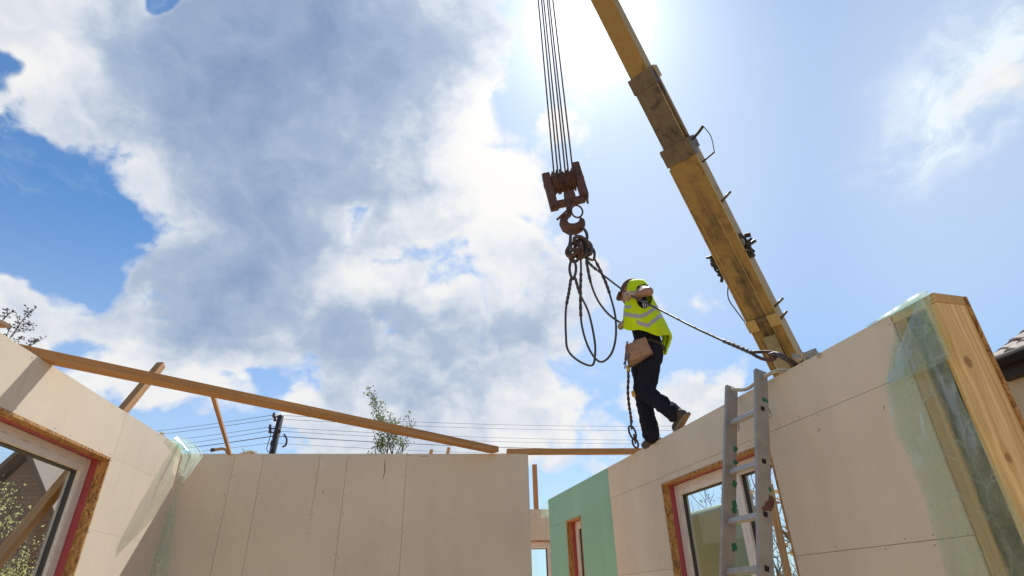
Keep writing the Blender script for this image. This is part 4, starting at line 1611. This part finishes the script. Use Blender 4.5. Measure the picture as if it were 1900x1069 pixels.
# trousers
mb = MB()
mb.capsule(waist + Vector((0, 0, -.03)), .13, (hipL + hipR) / 2, .148)
mb.capsule(hipL, .108, r_knee, .080)
mb.capsule(r_knee, .080, r_ank.lerp(r_knee, .12), .070)
mb.capsule(r_knee.lerp(r_ank, .75), .072, r_ank, .078)
mb.capsule(hipR, .108, f_knee, .080)
mb.capsule(f_knee, .080, f_ank.lerp(f_knee, .1), .074)
mb.capsule(f_knee.lerp(f_ank, .8), .074, f_ank, .080)
me = remeshed(mb, .0105, 'trousers', 4)
crumple(me, .016, 11, 2.0, (1, 1, .8))
crumple(me, .007, 26, 5.0)
me.materials.append(MAT['denim'])
place('trousers', me, 'denim', worker, True)


def shoe(heel, toe, ank, name='shoe'):
    d = (toe - heel).normalized()
    up = (ank - heel)
    up = (up - d * up.dot(d)).normalized()
    mb = MB()
    mb.capsule(heel + d * .04 + up * .045, .040, heel + d * .20 + up * .036, .038)
    mb.capsule(heel + d * .20 + up * .036, .038, toe + up * .032 - d * .03, .034)
    mb.capsule(heel + d * .05 + up * .06, .042, ank, .045)
    me = remeshed(mb, .009, name, 3)
    o = place(name, me, 'shoe', worker, True)
    m_ = MB()
    sdv = d.cross(up).normalized()
    outl = [(-.005, .0), (.0, .034), (.08, .034), (.17, .042), (.24, .036), (.275, .0), (.24, -.036), (.17, -.042), (.08, -.034), (.0, -.034)]
    b = [heel + d * x + sdv * y for x, y in outl]
    n = len(b)
    m_.v += [p - up * .002 for p in b] + [p + up * .022 for p in b]
    m_.face(reversed(range(n)))
    m_.face(range(n, 2 * n))
    for i in range(n):
        m_.face((i, (i + 1) % n, n + (i + 1) % n, n + i))
    s_ = part('sole', m_, 'sole', o)
    s_.location = (0, 0, 0)
    return o


shoe(f_heel + Vector((0, 0, .003)), f_toe + Vector((0, 0, .003)), f_ank)
shoe(r_heel, r_toe + Vector((0, 0, .006)), r_ank)

# hi-vis vest, pulled up by the raised arm, its back tail blown out to the right
TAB = [(518, 1183, 7), (522, 1182, 14), (530, 1183, 19), (540, 1185, 21), (555, 1187, 25), (570, 1189, 31), (585, 1192, 35), (600, 1196, 39.5), (613, 1199, 42.5), (626, 1203, 43), (640, 1207, 40)]
band1 = [(1150, 583), (1160, 583), (1175, 586), (1190, 588), (1200, 583), (1215, 572), (1226, 564), (1240, 560)]
band2 = [(1181, 597), (1192, 602), (1202, 605), (1211, 598), (1222, 588), (1234, 583), (1250, 582)]
band0 = [(1155, 571), (1163, 570), (1172, 570)]


def polyy(tab, x):
    if x < tab[0][0] or x > tab[-1][0]:
        return None
    return lerp_tab([(a, b) for a, b in tab], x)[0]


m_ = MB()
NA, NR = 110, 64
rows = []
for i in range(NR + 1):
    t = i / NR
    r_ = []
    for j in range(NA):
        a = j / NA * math.tau - math.pi
        ca, sa = math.cos(a), math.sin(a)
        hem = 604 + 10 * (ca + 1) * .5 * 1.6 + (5 if sa < 0 else -2) + 2.5 * math.sin(a * 5 + 1)
        py = 519 + (hem - 519) * t
        cx, hw = lerp_tab(TAB, min(py, 640))
        fold = t * t * (1.6 * math.sin(a * 7 + 2 * t) + 1.2 * math.sin(a * 11 + .5) + 3.0 * nz(ca * 2 + 5, sa * 2, t * 3))
        hd = .05 + .155 * min(1, hw / 34.0)
        Y_ = 5.02 + (hd + fold * .004) * sa
        r_.append(J(cx + (hw + fold * .6) * ca, py + 1.0 * nz(ca * 3, sa * 3, t * 5), Y_))
    rows.append(r_)
b = len(m_.v)
for r_ in rows:
    m_.v += r_
for i in range(NR):
    for j in range(NA):
        j2 = (j + 1) % NA
        c = (rows[i][j] + rows[i + 1][j2]) / 2
        px, py = proj(c)
        front = c.y < 5.02
        if front and ((px - 1195) / 15.0) ** 2 + ((py - 550) / 23.0) ** 2 < 1:
            continue
        mi = 0
        if front:
            for bd, h_ in ((band1, 4.0), (band2, 4.0), (band0, 2.5)):
                yy = polyy(bd, px)
                if yy is not None and abs(py - yy) < h_:
                    mi = 1
        elif 578 < py < 586 or 594 < py < 602:
            mi = 1
        m_.face((b + i * NA + j, b + i * NA + j2, b + (i + 1) * NA + j2, b + (i + 1) * NA + j), mi=mi)
# tail of the back panel
rows = []
for i in range(21):
    t = i / 20
    py = 606 + 50 * t
    xl, xr = lerp_tab([(0, 1214, 1238), (.25, 1224, 1245.5), (.45, 1228, 1246), (.7, 1228, 1242), (1, 1230, 1237)], t)
    rows.append([J(xl + (xr - xl) * j / 14, py + 3 * math.sin(j / 14 * 3.1) * t, 5.16 - .10 * t + .05 * math.sin(j * .9 + t * 2.5) * (.3 + t)) for j in range(15)])
m_.grid(rows)
vest = part('vest', m_, ['vest', 'reflector'], worker, True)
sol = vest.modifiers.new('thick', 'SOLIDIFY')
sol.thickness = .005
# three white stripes on the shirt under the arm
for k in range(3):
    m_ = MB()
    x0 = 1192.5 + k * 3.6
    pth = []
    for q in range(6):
        t = q / 5
        p = J(x0 + 2.2 * t, 558 + 15 * t, 4.80)
        d = (p - EYE).normalized()
        hit, loc, nrm_, idx = body.ray_cast(EYE - body.matrix_world.translation if False else EYE, d)
        pth.append((loc if hit else p) - d * .004)
    for q in range(5):
        wv = Vector((.0045, 0, 0))
        m_.quad(pth[q] - wv, pth[q] + wv, pth[q + 1] + wv, pth[q + 1] - wv)
    part('shirt_stripe', m_, 'stripe', worker)

# belt and leather tool apron
m_ = MB()
bc = waist + Vector((0, 0, -.075))
pts = [bc + Vector((.132 * math.cos(a / 28 * math.tau), .132 * math.sin(a / 28 * math.tau), -.045 * math.cos(a / 28 * math.tau) - .0)) for a in range(28)]
m_.tube(pts, .022, 6, closed=True, flat=.35)
part('belt', m_, 'shoe', worker, True)


def slab(cs, Y, th, name, mat, dome=.0, parent=None, yt=0.0):
    """bevelled pad whose outline corners are picture points at depth Y (yt tilts it)"""
    m_ = MB()
    n = 10
    rows = []
    for i in range(n + 1):
        v = i / n
        rr = []
        for j in range(n + 1):
            u = j / n
            a = Vector(cs[0]).lerp(Vector(cs[1]), u)
            b_ = Vector(cs[3]).lerp(Vector(cs[2]), u)
            p = a.lerp(b_, v)
            edge = min(u, 1 - u, v, 1 - v)
            rr.append(J(p.x, p.y, Y + yt * u - dome * min(1, edge * 5) - .004 * nz(u * 4, v * 4, 2)))
        rows.append(rr)
    m_.grid(rows)
    back = [[q + Vector((0, th, 0)) for q in r_] for r_ in rows]
    m_.grid(list(reversed(back)))
    nb_ = (n + 1) * (n + 1)
    ring = [j for j in range(n + 1)] + [i * (n + 1) + n for i in range(1, n + 1)] + [n * (n + 1) + j for j in reversed(range(n))] + [i * (n + 1) for i in reversed(range(1, n))]

    def bi(k):
        i, j = divmod(k, n + 1)
        return nb_ + (n - i) * (n + 1) + j
    for q in range(len(ring)):
        a, c = ring[q], ring[(q + 1) % len(ring)]
        m_.face((a, c, bi(c), bi(a)))
    return part(name, m_, mat, parent, True)


pouch = slab([(1161, 640), (1197, 625), (1212, 655), (1168, 681)], 4.845, .05, 'tool_apron', 'leather', .025, worker, -.02)
for cs, dY in (([(1163, 650), (1190, 641), (1197, 660), (1167, 672)], -.032), ([(1192, 642), (1203, 638), (1208, 653), (1198, 659)], -.034)):
    o = slab(cs, 4.845 + dY, .03, 'pocket', 'leather', .012, pouch)
    o.location = (0, 0, 0)
m_ = MB()
m_.tube(pxpath([(1168, 681), (1190, 668), (1212, 656)], 4.815), .006, 6)
part('piping', m_, 'leather_dark', pouch, True).location = (0, 0, 0)
for i, (pts, mt) in enumerate((([(1164, 634), (1162, 650), (1160, 668)], 'leather_dark'), ([(1158, 676), (1163, 664), (1168, 657)], 'cable'), ([(1160, 660), (1161, 672), (1159, 684)], 'cable'), ([(1166, 662), (1166, 676)], 'leather_dark'))):
    m_ = MB()
    m_.tube(spline(pxpath(pts, 4.80), 4), .009 if i < 2 else .006, 7)
    part('tool', m_, mt, worker, True)
for c in ((1166, 684), (1176, 731)):
    m_ = MB()
    m_.tube(pxpath([(c[0] - 2, c[1] - 5), (c[0] + 1, c[1] + 5)], 4.86), .016, 8)
    part('marker_tag', m_, 'amber', worker, True)


def glove(wr, palm, fdir, down, bulge, name='glove'):
    """palm, four unequal curled fingers and a thumb closing on the rope"""
    mb = MB()
    side = fdir.cross(down).normalized()
    mb.capsule(wr, .034, wr.lerp(palm, .55), .036)
    mb.capsule(palm - side * .020, .026, palm + side * .022, .026)
    mb.capsule(wr.lerp(palm, .6), .036, palm, .034)
    for k, ln in enumerate((.030, .036, .034, .026)):
        b0_ = palm + side * (-.033 + k * .022) + fdir * .014
        k1 = b0_ + fdir * ln + down * -.008
        k2 = k1 + fdir * .012 + down * .030
        k3 = k2 - fdir * .026 + down * .010
        mb.capsule(b0_, .0125, k1, .0115)
        mb.capsule(k1, .0115, k2, .0105)
        mb.capsule(k2, .0105, k3, .0095)
    t0 = wr.lerp(palm, .65) - side * .03 + down * .008
    t1 = t0 - side * .016 + fdir * .028 + down * .018
    t2 = t1 + fdir * .026 + side * .012 + down * .010
    mb.capsule(t0, .015, t1, .013)
    mb.capsule(t1, .013, t2, .011)
    me = remeshed(mb, .0055, name, 2)
    crumple(me, .004, 60, 1.0)
    return place(name, me, 'glove', worker, True)


palmL = J(1170, 547, 4.87)
glove(wrL, palmL, (J(1156, 550, 4.90) - palmL).normalized(), Vector((.05, -.25, -1)).normalized(), 0)
palmR = J(1159, 602, 4.99)
glove(wrR, palmR, (J(1150, 600, 4.96) - palmR).normalized(), Vector((0, -.3, -1)).normalized(), 0)

# lanyard chain hanging from the worker's belt down to the plank
ch = thing('chain', 'rusty lanyard chain with big links hanging from the worker belt', 'chain', tuple(J(1183, 829, 5.0)))
m_ = MB()
m_.tube(spline(pxpath([(1165, 680), (1166, 700), (1165, 725), (1167, 750), (1170, 770), (1172, 785)], 4.90), 8), [.012 + .003 * math.sin(k * 1.9) for k in range(41)], 7)
part('strap', m_, 'rust', ch, True)


def link(c0, c1, wd, r, flip):
    p0_, p1_ = J(*c0, 4.92), J(*c1, 4.92)
    d = (p1_ - p0_)
    L = d.length
    d.normalize()
    s_ = d.cross(Vector((0, 1, 0))).normalized() if not flip else Vector((.25, .97, 0))
    pts = []
    for k in range(16):
        t = k / 16 * math.tau
        pts.append((p0_ + p1_) / 2 + d * (L / 2 * math.cos(t)) + s_ * (wd * math.sin(t)))
    m_ = MB()
    m_.tube(pts, r, 7, closed=True)
    part('chain_link', m_, 'rust', ch, True)


link((1170, 778), (1172, 796), .018, .008, True)
link((1169, 790), (1178, 815), .026, .009, False)
link((1176, 806), (1179, 822), .018, .008, True)
link((1176, 814), (1182, 831), .022, .009, False)

# wire slings the worker handles
endp = WR.P(WR.uv(1447, 668)[0], H + .05, .01)
longp = pxpath([(1083, 466, HY - .1), (1092, 487, HY - .1), (1120, 511, 4.95), (1150, 534, 4.88), (1170, 548, 4.855), (1200, 563, 4.62), (1240, 583, 4.35), (1285, 606, 4.05), (1330, 627, 3.80), (1365, 642, 3.62), (1395, 655, 3.5)], HY)
sling(longp, 'long taut wire sling pulled over the worker arm from hook to right wall top', splice=((8, 20), (100, 121)), r=.0095)
ey = atY(1395, 655, 3.5)
m_ = MB()
m_.tube(spline([ey, atY(1412, 653, 3.44), atY(1432, 654, 3.38), atY(1440, 660, 3.36), atY(1432, 668, 3.36), atY(1412, 665, 3.42)], 6, True), .011, 8, closed=True)
o = single('sling_eye', m_, 'rust', 'rusty eye at the low end of the long sling near ladder', 'sling eye', True)
m_ = MB()
m_.tube(spline([atY(1428, 660, 3.37), atY(1440, 657, 3.34), atY(1455, 664, 3.30), WR.P(WR.uv(1468, 673)[0], H + .02, -.03)], 6), [.017] * 19, 8)
part('hook', m_, 'wire', o, True)
sling(pxpath([(1086, 472, HY - .1), (1095, 520, HY - .1), (1108, 555, HY - .1), (1128, 582, HY - .06), (1150, 598, 4.98), (1160, 602, 4.985), (1172, 604, 5.0)], HY), 'short wire sling running from the hook to the worker lower hand', splice=((4, 14),))


# ================================================================== neighbourhood
def grow(mb, leaf, p, d, length, r, level, rnd, cfg):
    """recursive branch: a bent tapering tube, side shoots, leaves on the last two orders"""
    n = 4 if level else 6
    pts, rr = [p], [r]
    q, dd = p.copy(), d.copy()
    for i in range(n):
        dd = (dd + Vector((rnd.uniform(-1, 1), rnd.uniform(-1, 1), rnd.uniform(-.6, 1))) * cfg['bend'] + Vector((0, 0, cfg['up']))).normalized()
        q = q + dd * (length / n)
        pts.append(q.copy())
        rr.append(r * (1 - .72 * (i + 1) / n))
    mb.tube(pts, rr, 5 if level < 2 else 3, caps=False)
    if level >= cfg['levels']:
        return
    for k in range(cfg['kids'][level]):
        t = rnd.uniform(.25 if level else cfg['clear'], 1.0)
        i = min(int(t * n), n - 1)
        b0_ = pts[i].lerp(pts[i + 1], t * n - i)
        ang = rnd.uniform(0, math.tau)
        perp = dd.cross(Vector((math.cos(ang), math.sin(ang), .3))).normalized()
        nd = (dd * cfg['keep'] + perp).normalized()
        grow(mb, leaf, b0_, nd, length * cfg['ratio'] * rnd.uniform(.7, 1.15), max(rr[i] * .55, cfg['rmin']), level + 1, rnd, cfg)
    if level >= cfg['levels'] - cfg.get('leaforders', 1):
        for k in range(cfg['leaves']):
            t = rnd.random()
            i = min(int(t * n), n - 1)
            c = pts[i].lerp(pts[i + 1], t * n - i) + Vector((rnd.gauss(0, 1), rnd.gauss(0, 1), rnd.gauss(0, 1))) * cfg['scatter']
            a = Vector((rnd.uniform(-1, 1), rnd.uniform(-1, 1), rnd.uniform(-1, 1))).normalized()
            b_ = a.cross(Vector((rnd.uniform(-1, 1), rnd.uniform(-1, 1), rnd.uniform(-1, 1)))).normalized()
            s_ = cfg['leaf'] * rnd.uniform(.6, 1.3)
            leaf.quad(c - a * s_, c + b_ * s_ * .55, c + a * s_, c - b_ * s_ * .55)


def tree(name, base, height, label, cfg, bark, leafmat, seed, d=(0, 0, 1), cat='tree'):
    root = thing(name, label, cat, tuple(base))
    rnd = random.Random(seed)
    mb, lf_ = MB(), MB()
    grow(mb, lf_, Vector(base), Vector(d).normalized(), height, cfg['r'], 0, rnd, cfg)
    part('trunk', mb, bark, root, True)
    if lf_.f:
        part('crown', lf_, leafmat, root)
    return root


BLOSS = dict(levels=3, kids=(20, 9, 5), bend=.22, up=.05, ratio=.34, keep=.55, clear=.25, rmin=.0035, leaves=34, leaf=.014, scatter=.045, r=.04, leaforders=1)
b0_ = atY(70, 1100, 5.6)
tree('fruit_tree', (b0_.x - .25, 5.75, -.12), 2.25, 'blossoming fruit tree outside the left window with pale yellow flowers', BLOSS, 'twig', 'blossom', 21)
b1_ = atY(-40, 1000, 6.6)
tree('fruit_tree', (b1_.x, 6.9, -.12), 2.3, 'second blossoming tree farther left behind the left window mullion', BLOSS, 'twig', 'blossom', 33)
SHRUB = dict(levels=3, kids=(14, 8, 5), bend=.2, up=.12, ratio=.46, keep=.7, clear=.1, rmin=.006, leaves=2, leaf=.03, scatter=.05, r=.05)
s0 = atY(1398, 1069, 9.0)
tree('bare_shrub', (s0.x + .1, 9.2, -.12), 2.5, 'leafless twiggy shrub seen through the right window left of near stile', SHRUB, 'bark', 'leaf', 8, cat='shrub')
SHR2 = dict(SHRUB, leaves=6, leaf=.04)
s0 = atY(1452, 1069, 7.0)
tree('young_tree', (s0.x + .2, 7.2, -.12), 2.35, 'rusty-leaved young tree seen through the right window beside ladder', SHR2, 'bark', 'autumn', 15)
POP = dict(levels=3, kids=(24, 6, 4), bend=.07, up=.16, ratio=.25, keep=1.3, clear=.3, rmin=.018, leaves=12, leaf=.11, scatter=.18, r=.13, leaforders=1)
p_t = atY(741, 762, 45.0)
tree('poplar_tree', (p_t.x, 45.0, -.12), p_t.z - 1.5, 'slim poplar with sparse young leaves rising beyond the back wall', POP, 'bark', 'leaf', 4)
p_t = atY(722, 800, 45.8)
tree('poplar_tree', (p_t.x, 45.8, -.12), p_t.z - .9, 'lower bushy sapling leaning out left of the slim poplar', dict(POP, kids=(18, 6, 4)), 'bark', 'leaf', 9)

# budding branches behind the top of the left wall
tw = thing('budding_tree', 'bare budding tree whose dark twigs rise over the left wall top', 'tree', (-4.35, 4.4, -.12))
m_, lf_ = MB(), MB()
TY = 4.6
trunk_top = atY(-70, 690, TY)
m_.tube([Vector((-4.35, 4.4, -.12)), Vector((-4.4, 4.5, 1.4)), trunk_top], [.07, .05, .03], 8)
rnd = random.Random(17)
BR = [([(-70, 690), (0, 650), (22, 622), (44, 592), (66, 572)], .006), ([(22, 625), (31, 612), (33, 595), (30, 580)], .0035), ([(36, 604), (48, 602), (62, 604)], .0035), ([(26, 617), (40, 614), (58, 611)], .0035),
      ([(-40, 660), (-8, 610), (10, 588), (26, 578)], .005), ([(2, 600), (12, 586), (14, 576)], .003), ([(44, 592), (52, 582), (50, 572)], .003), ([(-20, 670), (40, 652), (58, 640), (78, 630)], .005),
      ([(0, 655), (12, 622), (22, 606)], .004), ([(10, 640), (30, 634), (38, 627)], .003), ([(56, 641), (60, 634), (70, 633)], .003)]
for pts, r_ in BR:
    path = spline([atY(x, y, TY + rnd.uniform(-.12, .12)) for x, y in pts], 6)
    m_.tube(path, [r_ * (1 - .6 * k / len(path)) for k in range(len(path))], 5)
    for k in range(16):
        p = path[rnd.randrange(len(path) // 3, len(path))]
        q = p + Vector((rnd.uniform(-1, 1), rnd.uniform(-1, 1), rnd.uniform(-.2, 1))) * .03
        m_.tube([p, q], .0018, 3)
        for _ in range(3):
            a = Vector((rnd.uniform(-1, 1), rnd.uniform(-1, 1), rnd.uniform(-1, 1))).normalized()
            b_ = a.cross(Vector((rnd.uniform(-1, 1), 1, rnd.uniform(-1, 1)))).normalized()
            c = q + a * .006
            s_ = rnd.uniform(.006, .012)
            lf_.quad(c - a * s_, c + b_ * s_ * .6, c + a * s_, c - b_ * s_ * .6)
part('trunk', m_, 'twig', tw, True)
part('crown', lf_, 'bud', tw)
# dark board end lying on the left wall top
m_ = MB()
m_.bar(WL.P(-.55, H + .02, -.08), atY(11, 606, WL.P(.02, H, -.05).y), .05, .016, (0, 0, 1))
single('board_offcut', m_, 'weathered', 'weathered board end poking over the left wall top at picture edge', 'offcut')

# utility pole with its wires
PY = 32.0
pt = atY(521, 772, PY)
pb = Vector((pt.x - .55, PY, -.12))
pole = thing('utility_pole', 'dark wooden utility pole with insulators beyond the back wall', 'utility pole', tuple(pb))
m_ = MB()
m_.tube([pb, pb.lerp(pt, .5), pt], [.24, .20, .17], 12)
part('shaft', m_, 'pole', pole, True)
LP = [(508, 770), (510, 777), (501, 792), (501, 799), (508, 809), (504, 822)]
LQ = [(302, 793), (308, 799), (323, 811), (355, 817), (367, 824), (430, 828)]
RQ = [(1000, 786), (1000, 794), (1000, 812), (1000, 818.5), (1000, 829.5), (1000, 839)]
RP_ = [(524, 775), (526, 782), (528, 796), (528, 800), (529, 809), (529, 821)]
for i, (x, y) in enumerate(LP):
    a = atY(x, y, PY)
    b = pb + (pt - pb) * ((a.z - pb.z) / (pt.z - pb.z))
    m_ = MB()
    m_.tube(spline([b, b.lerp(a, .6) + Vector((0, 0, -.12)), a + Vector((0, 0, -.05))], 4), .04, 6)
    br = part('bracket', m_, 'pole', pole, True)
    m_ = MB()
    m_.tube([a + Vector((0, 0, -.16)), a + Vector((0, 0, -.05)), a + Vector((0, 0, .02)), a + Vector((0, 0, .12))], [.05, .085, .06, .075], 9)
    part('insulator', m_, 'ceramic', br, True).location = (0, 0, 0)
m_ = MB()
m_.tube(spline([atY(527, 806, PY - .2), atY(532, 815, PY - .2), atY(530, 826, PY - .2), atY(524, 829, PY - .2)], 5), .05, 6)
m_.tube([atY(514, 800, PY - .2), atY(520, 800, PY - .2)], .12, 8)
part('cable_clamp', m_, 'pole', pole, True)
m_ = MB()
m_.tube(spline([atY(504, 800, PY - .2), atY(499, 818, PY - .2), atY(495, 833, PY - .2), atY(500, 839, PY - .2), atY(506, 828, PY - .2)], 6), .022, 5)
part('cable_loop', m_, 'cable', pole, True)
ORD = ['topmost', 'second highest', 'third highest', 'fourth highest', 'thick fifth', 'lowest']


def wire(a, b, sag, r, label):
    m_ = MB()
    m_.tube([a.lerp(b, k / 24) - Vector((0, 0, sag * 4 * (k / 24) * (1 - k / 24))) for k in range(25)], r, 5)
    single('overhead_wire', m_, 'cable', label, 'wire', True, 'overhead wires at the utility pole')


for i in range(6):
    r_ = (.013, .013, .012, .012, .022, .010)[i]
    a = atY(*LP[i], PY)
    (x0, y0), (x1, y1) = LP[i], LQ[i]
    xe = 140
    ye = y0 + (y1 - y0) * (xe - x0) / (x1 - x0)
    wire(a, atY(xe, ye, 62.0), .25, r_ * 1.25, f'{ORD[i]} overhead wire running from the pole to the left')
    a = atY(*RP_[i], PY)
    (x0, y0), (x1, y1) = RP_[i], RQ[i]
    xe = 1420
    ye = y1 + (y1 - y0) * .12
    wire(atY(*LP[i], PY), atY(xe, ye, 40.0), .35, r_, f'{ORD[i]} overhead wire running from the pole to the right')

# neighbour house at the right: tiled roof, gutter, rendered wall
eave_z = 3.6
E0 = atZ(1836, 671, eave_z)          # far end of the eave
tdir = -WR.t                          # towards the camera
odir = -WR.n                          # away to the right
house = thing('house', 'neighbour house with brown tiled roof at right picture edge', 'house', (E0.x + 2.5, E0.y - 2, -.12))
PIT = rad(28)
rdir = (odir * math.cos(PIT) + Vector((0, 0, math.sin(PIT)))).normalized()
rn = (Vector((0, 0, 1)) * math.cos(PIT) - odir * math.sin(PIT)).normalized()
LEN, RUN = 7.0, 4.2
m_ = MB()
c = []
for l in (-.6, LEN):
    q = E0 + tdir * l
    c += [q + odir * .14 + Vector((0, 0, -3.72)), q + odir * 7.0 + Vector((0, 0, -3.72)), q + odir * 7.0 + Vector((0, 0, -.07)), q + odir * .14 + Vector((0, 0, -.07))]
m_.hexa(c)
part('wall', m_, 'plaster', house)
m_ = MB()
m_.hexa([E0 + rn * -.10, E0 + rdir * RUN + rn * -.10, E0 + rdir * RUN, E0, E0 + tdir * LEN + rn * -.10, E0 + tdir * LEN + rdir * RUN + rn * -.10, E0 + tdir * LEN + rdir * RUN, E0 + tdir * LEN])
roof = part('roof', m_, 'fascia', house)
tm = MB()
TW, TL = .20, .25
rows = []
for i in range(4):
    v = i / 3
    rows.append([tdir * (TW * 1.04 * u / 8) + rdir * (TL * 1.12 * v) + rn * (.010 + .026 * (1 - v) + .014 * math.sin(u / 8 * math.tau)) for u in range(9)])
tm.grid(rows)
tm.grid([rows[0], [p - rn * .022 for p in rows[0]]])
tme = tm.mesh('tile')
tme.materials.append(MAT['tile'])
tme.polygons.foreach_set('use_smooth', [True] * len(tme.polygons))
rnd = random.Random(2)
for i in range(14):
    for j in range(20):
        o = bpy.data.objects.new('tile', tme)
        COL.objects.link(o)
        o.parent = roof
        o.location = E0 + tdir * (j * TW) + rdir * (i * TL - .05) + rn * rnd.uniform(0, .008)
m_ = MB()
m_.tube([E0 - tdir * .02 + rn * .01, E0 - tdir * .02 + rdir * RUN + rn * .01], .022, 8)
part('verge', m_, 'tile', roof, True).location = (0, 0, 0)
m_ = MB()
for l0, l1 in ((0, LEN),):
    m_.tube([E0 - tdir * .02 - odir * .06 + Vector((0, 0, -.05)), E0 + tdir * LEN - odir * .06 + Vector((0, 0, -.05))], .058, 12)
part('gutter', m_, 'gutter', house, True)
m_ = MB()
m_.hexa([E0 + Vector((0, 0, -.20)), E0 + odir * .6 + Vector((0, 0, -.20)), E0 + odir * .6 + Vector((0, 0, -.05)), E0 + odir * .03 + Vector((0, 0, -.05)),
         E0 + tdir * LEN + Vector((0, 0, -.20)), E0 + tdir * LEN + odir * .6 + Vector((0, 0, -.20)), E0 + tdir * LEN + odir * .6 + Vector((0, 0, -.05)), E0 + tdir * LEN + odir * .03 + Vector((0, 0, -.05))])
part('soffit', m_, 'fascia', house)

MAT['rooftrim'] = m_plain('brown roof edge', (.12, .085, .065), .8)
# brick house seen through the left window
GY = 12.0
apex = atY(60, 838, GY)
re_ = atY(112, 965, GY)
hw_ = re_.x - apex.x
le_ = Vector((apex.x - hw_, GY, re_.z))
bh = thing('house', 'brown brick gable house seen through the left window behind blossom', 'house', (apex.x, GY, -.12))
dp = Vector((-1.5, 6, 0))
m_ = MB()
fpts = [Vector((le_.x + .15, GY, -.12)), Vector((re_.x - .15, GY, -.12)), Vector((re_.x - .15, GY, re_.z)), apex + Vector((0, 0, -.12)), Vector((le_.x + .15, GY, re_.z))]
i0 = len(m_.v)
m_.v += fpts + [p + dp for p in fpts]
m_.face(range(5), [(p.x, p.z) for p in fpts])
m_.face(tuple(reversed(range(5, 10))), [(p.x, p.z) for p in reversed(fpts)])
for i in (0, 1, 4):
    j = (i + 1) % 5
    m_.face((j, i, i + 5, j + 5), [(0, fpts[j].z), (0, fpts[i].z), (6, fpts[i].z), (6, fpts[j].z)])
part('wall', m_, 'brick', bh)
for ea, nm in ((re_, 'roof_slope'), (le_, 'roof_slope')):
    m_ = MB()
    d = (ea - apex).normalized()
    n_ = Vector((-d.z, 0, d.x))
    n_ = n_ if n_.z > 0 else -n_
    a0, a1 = apex - Vector((0, .25, 0)), ea + d * .2 - Vector((0, .25, 0))
    m_.hexa([a0 - n_ * .0, a0 + n_ * .09, a1 + n_ * .09, a1, a0 + dp * 1.08, a0 + n_ * .09 + dp * 1.08, a1 + n_ * .09 + dp * 1.08, a1 + dp * 1.08])
    part(nm, m_, 'rooftrim', bh)
# timber prop outside the right window
u1_, z1_ = WR.uv(1433, 930, -.30)
u2_, z2_ = WR.uv(1462, 1069, -.50)
a = WR.P(u1_, z1_, -.30)
b = WR.P(u2_, z2_, -.50)
k = (a.z + .12) / (a.z - b.z)
timber('timber_prop', a + (b - a) * k, a + (a - b).normalized() * .15, .05, .09, 'thin timber prop outside the right window behind ladder', 'prop', 'weathered', (0, 0, 1))
# added green block outside the right window, standing in for a glass reflection
c0, c1 = WR.uv(1280, 948, -1.0), WR.uv(1330, 948, -1.0)
ua, ub_, zt_ = min(c0[0], c1[0]), max(c0[0], c1[0]), c0[1]
m_ = MB()
WR.box(m_, ua - .1, ub_ + .1, -.12, zt_, -1.45, -1.0, along='z')
pl = single('reflection_block', m_, m_plain('green reflection tone', (.30, .42, .30), .35, 0, .2, 4.0), 'added green block standing in for a reflection in the right window', 'insulation')
bevel(pl, .07, 4)
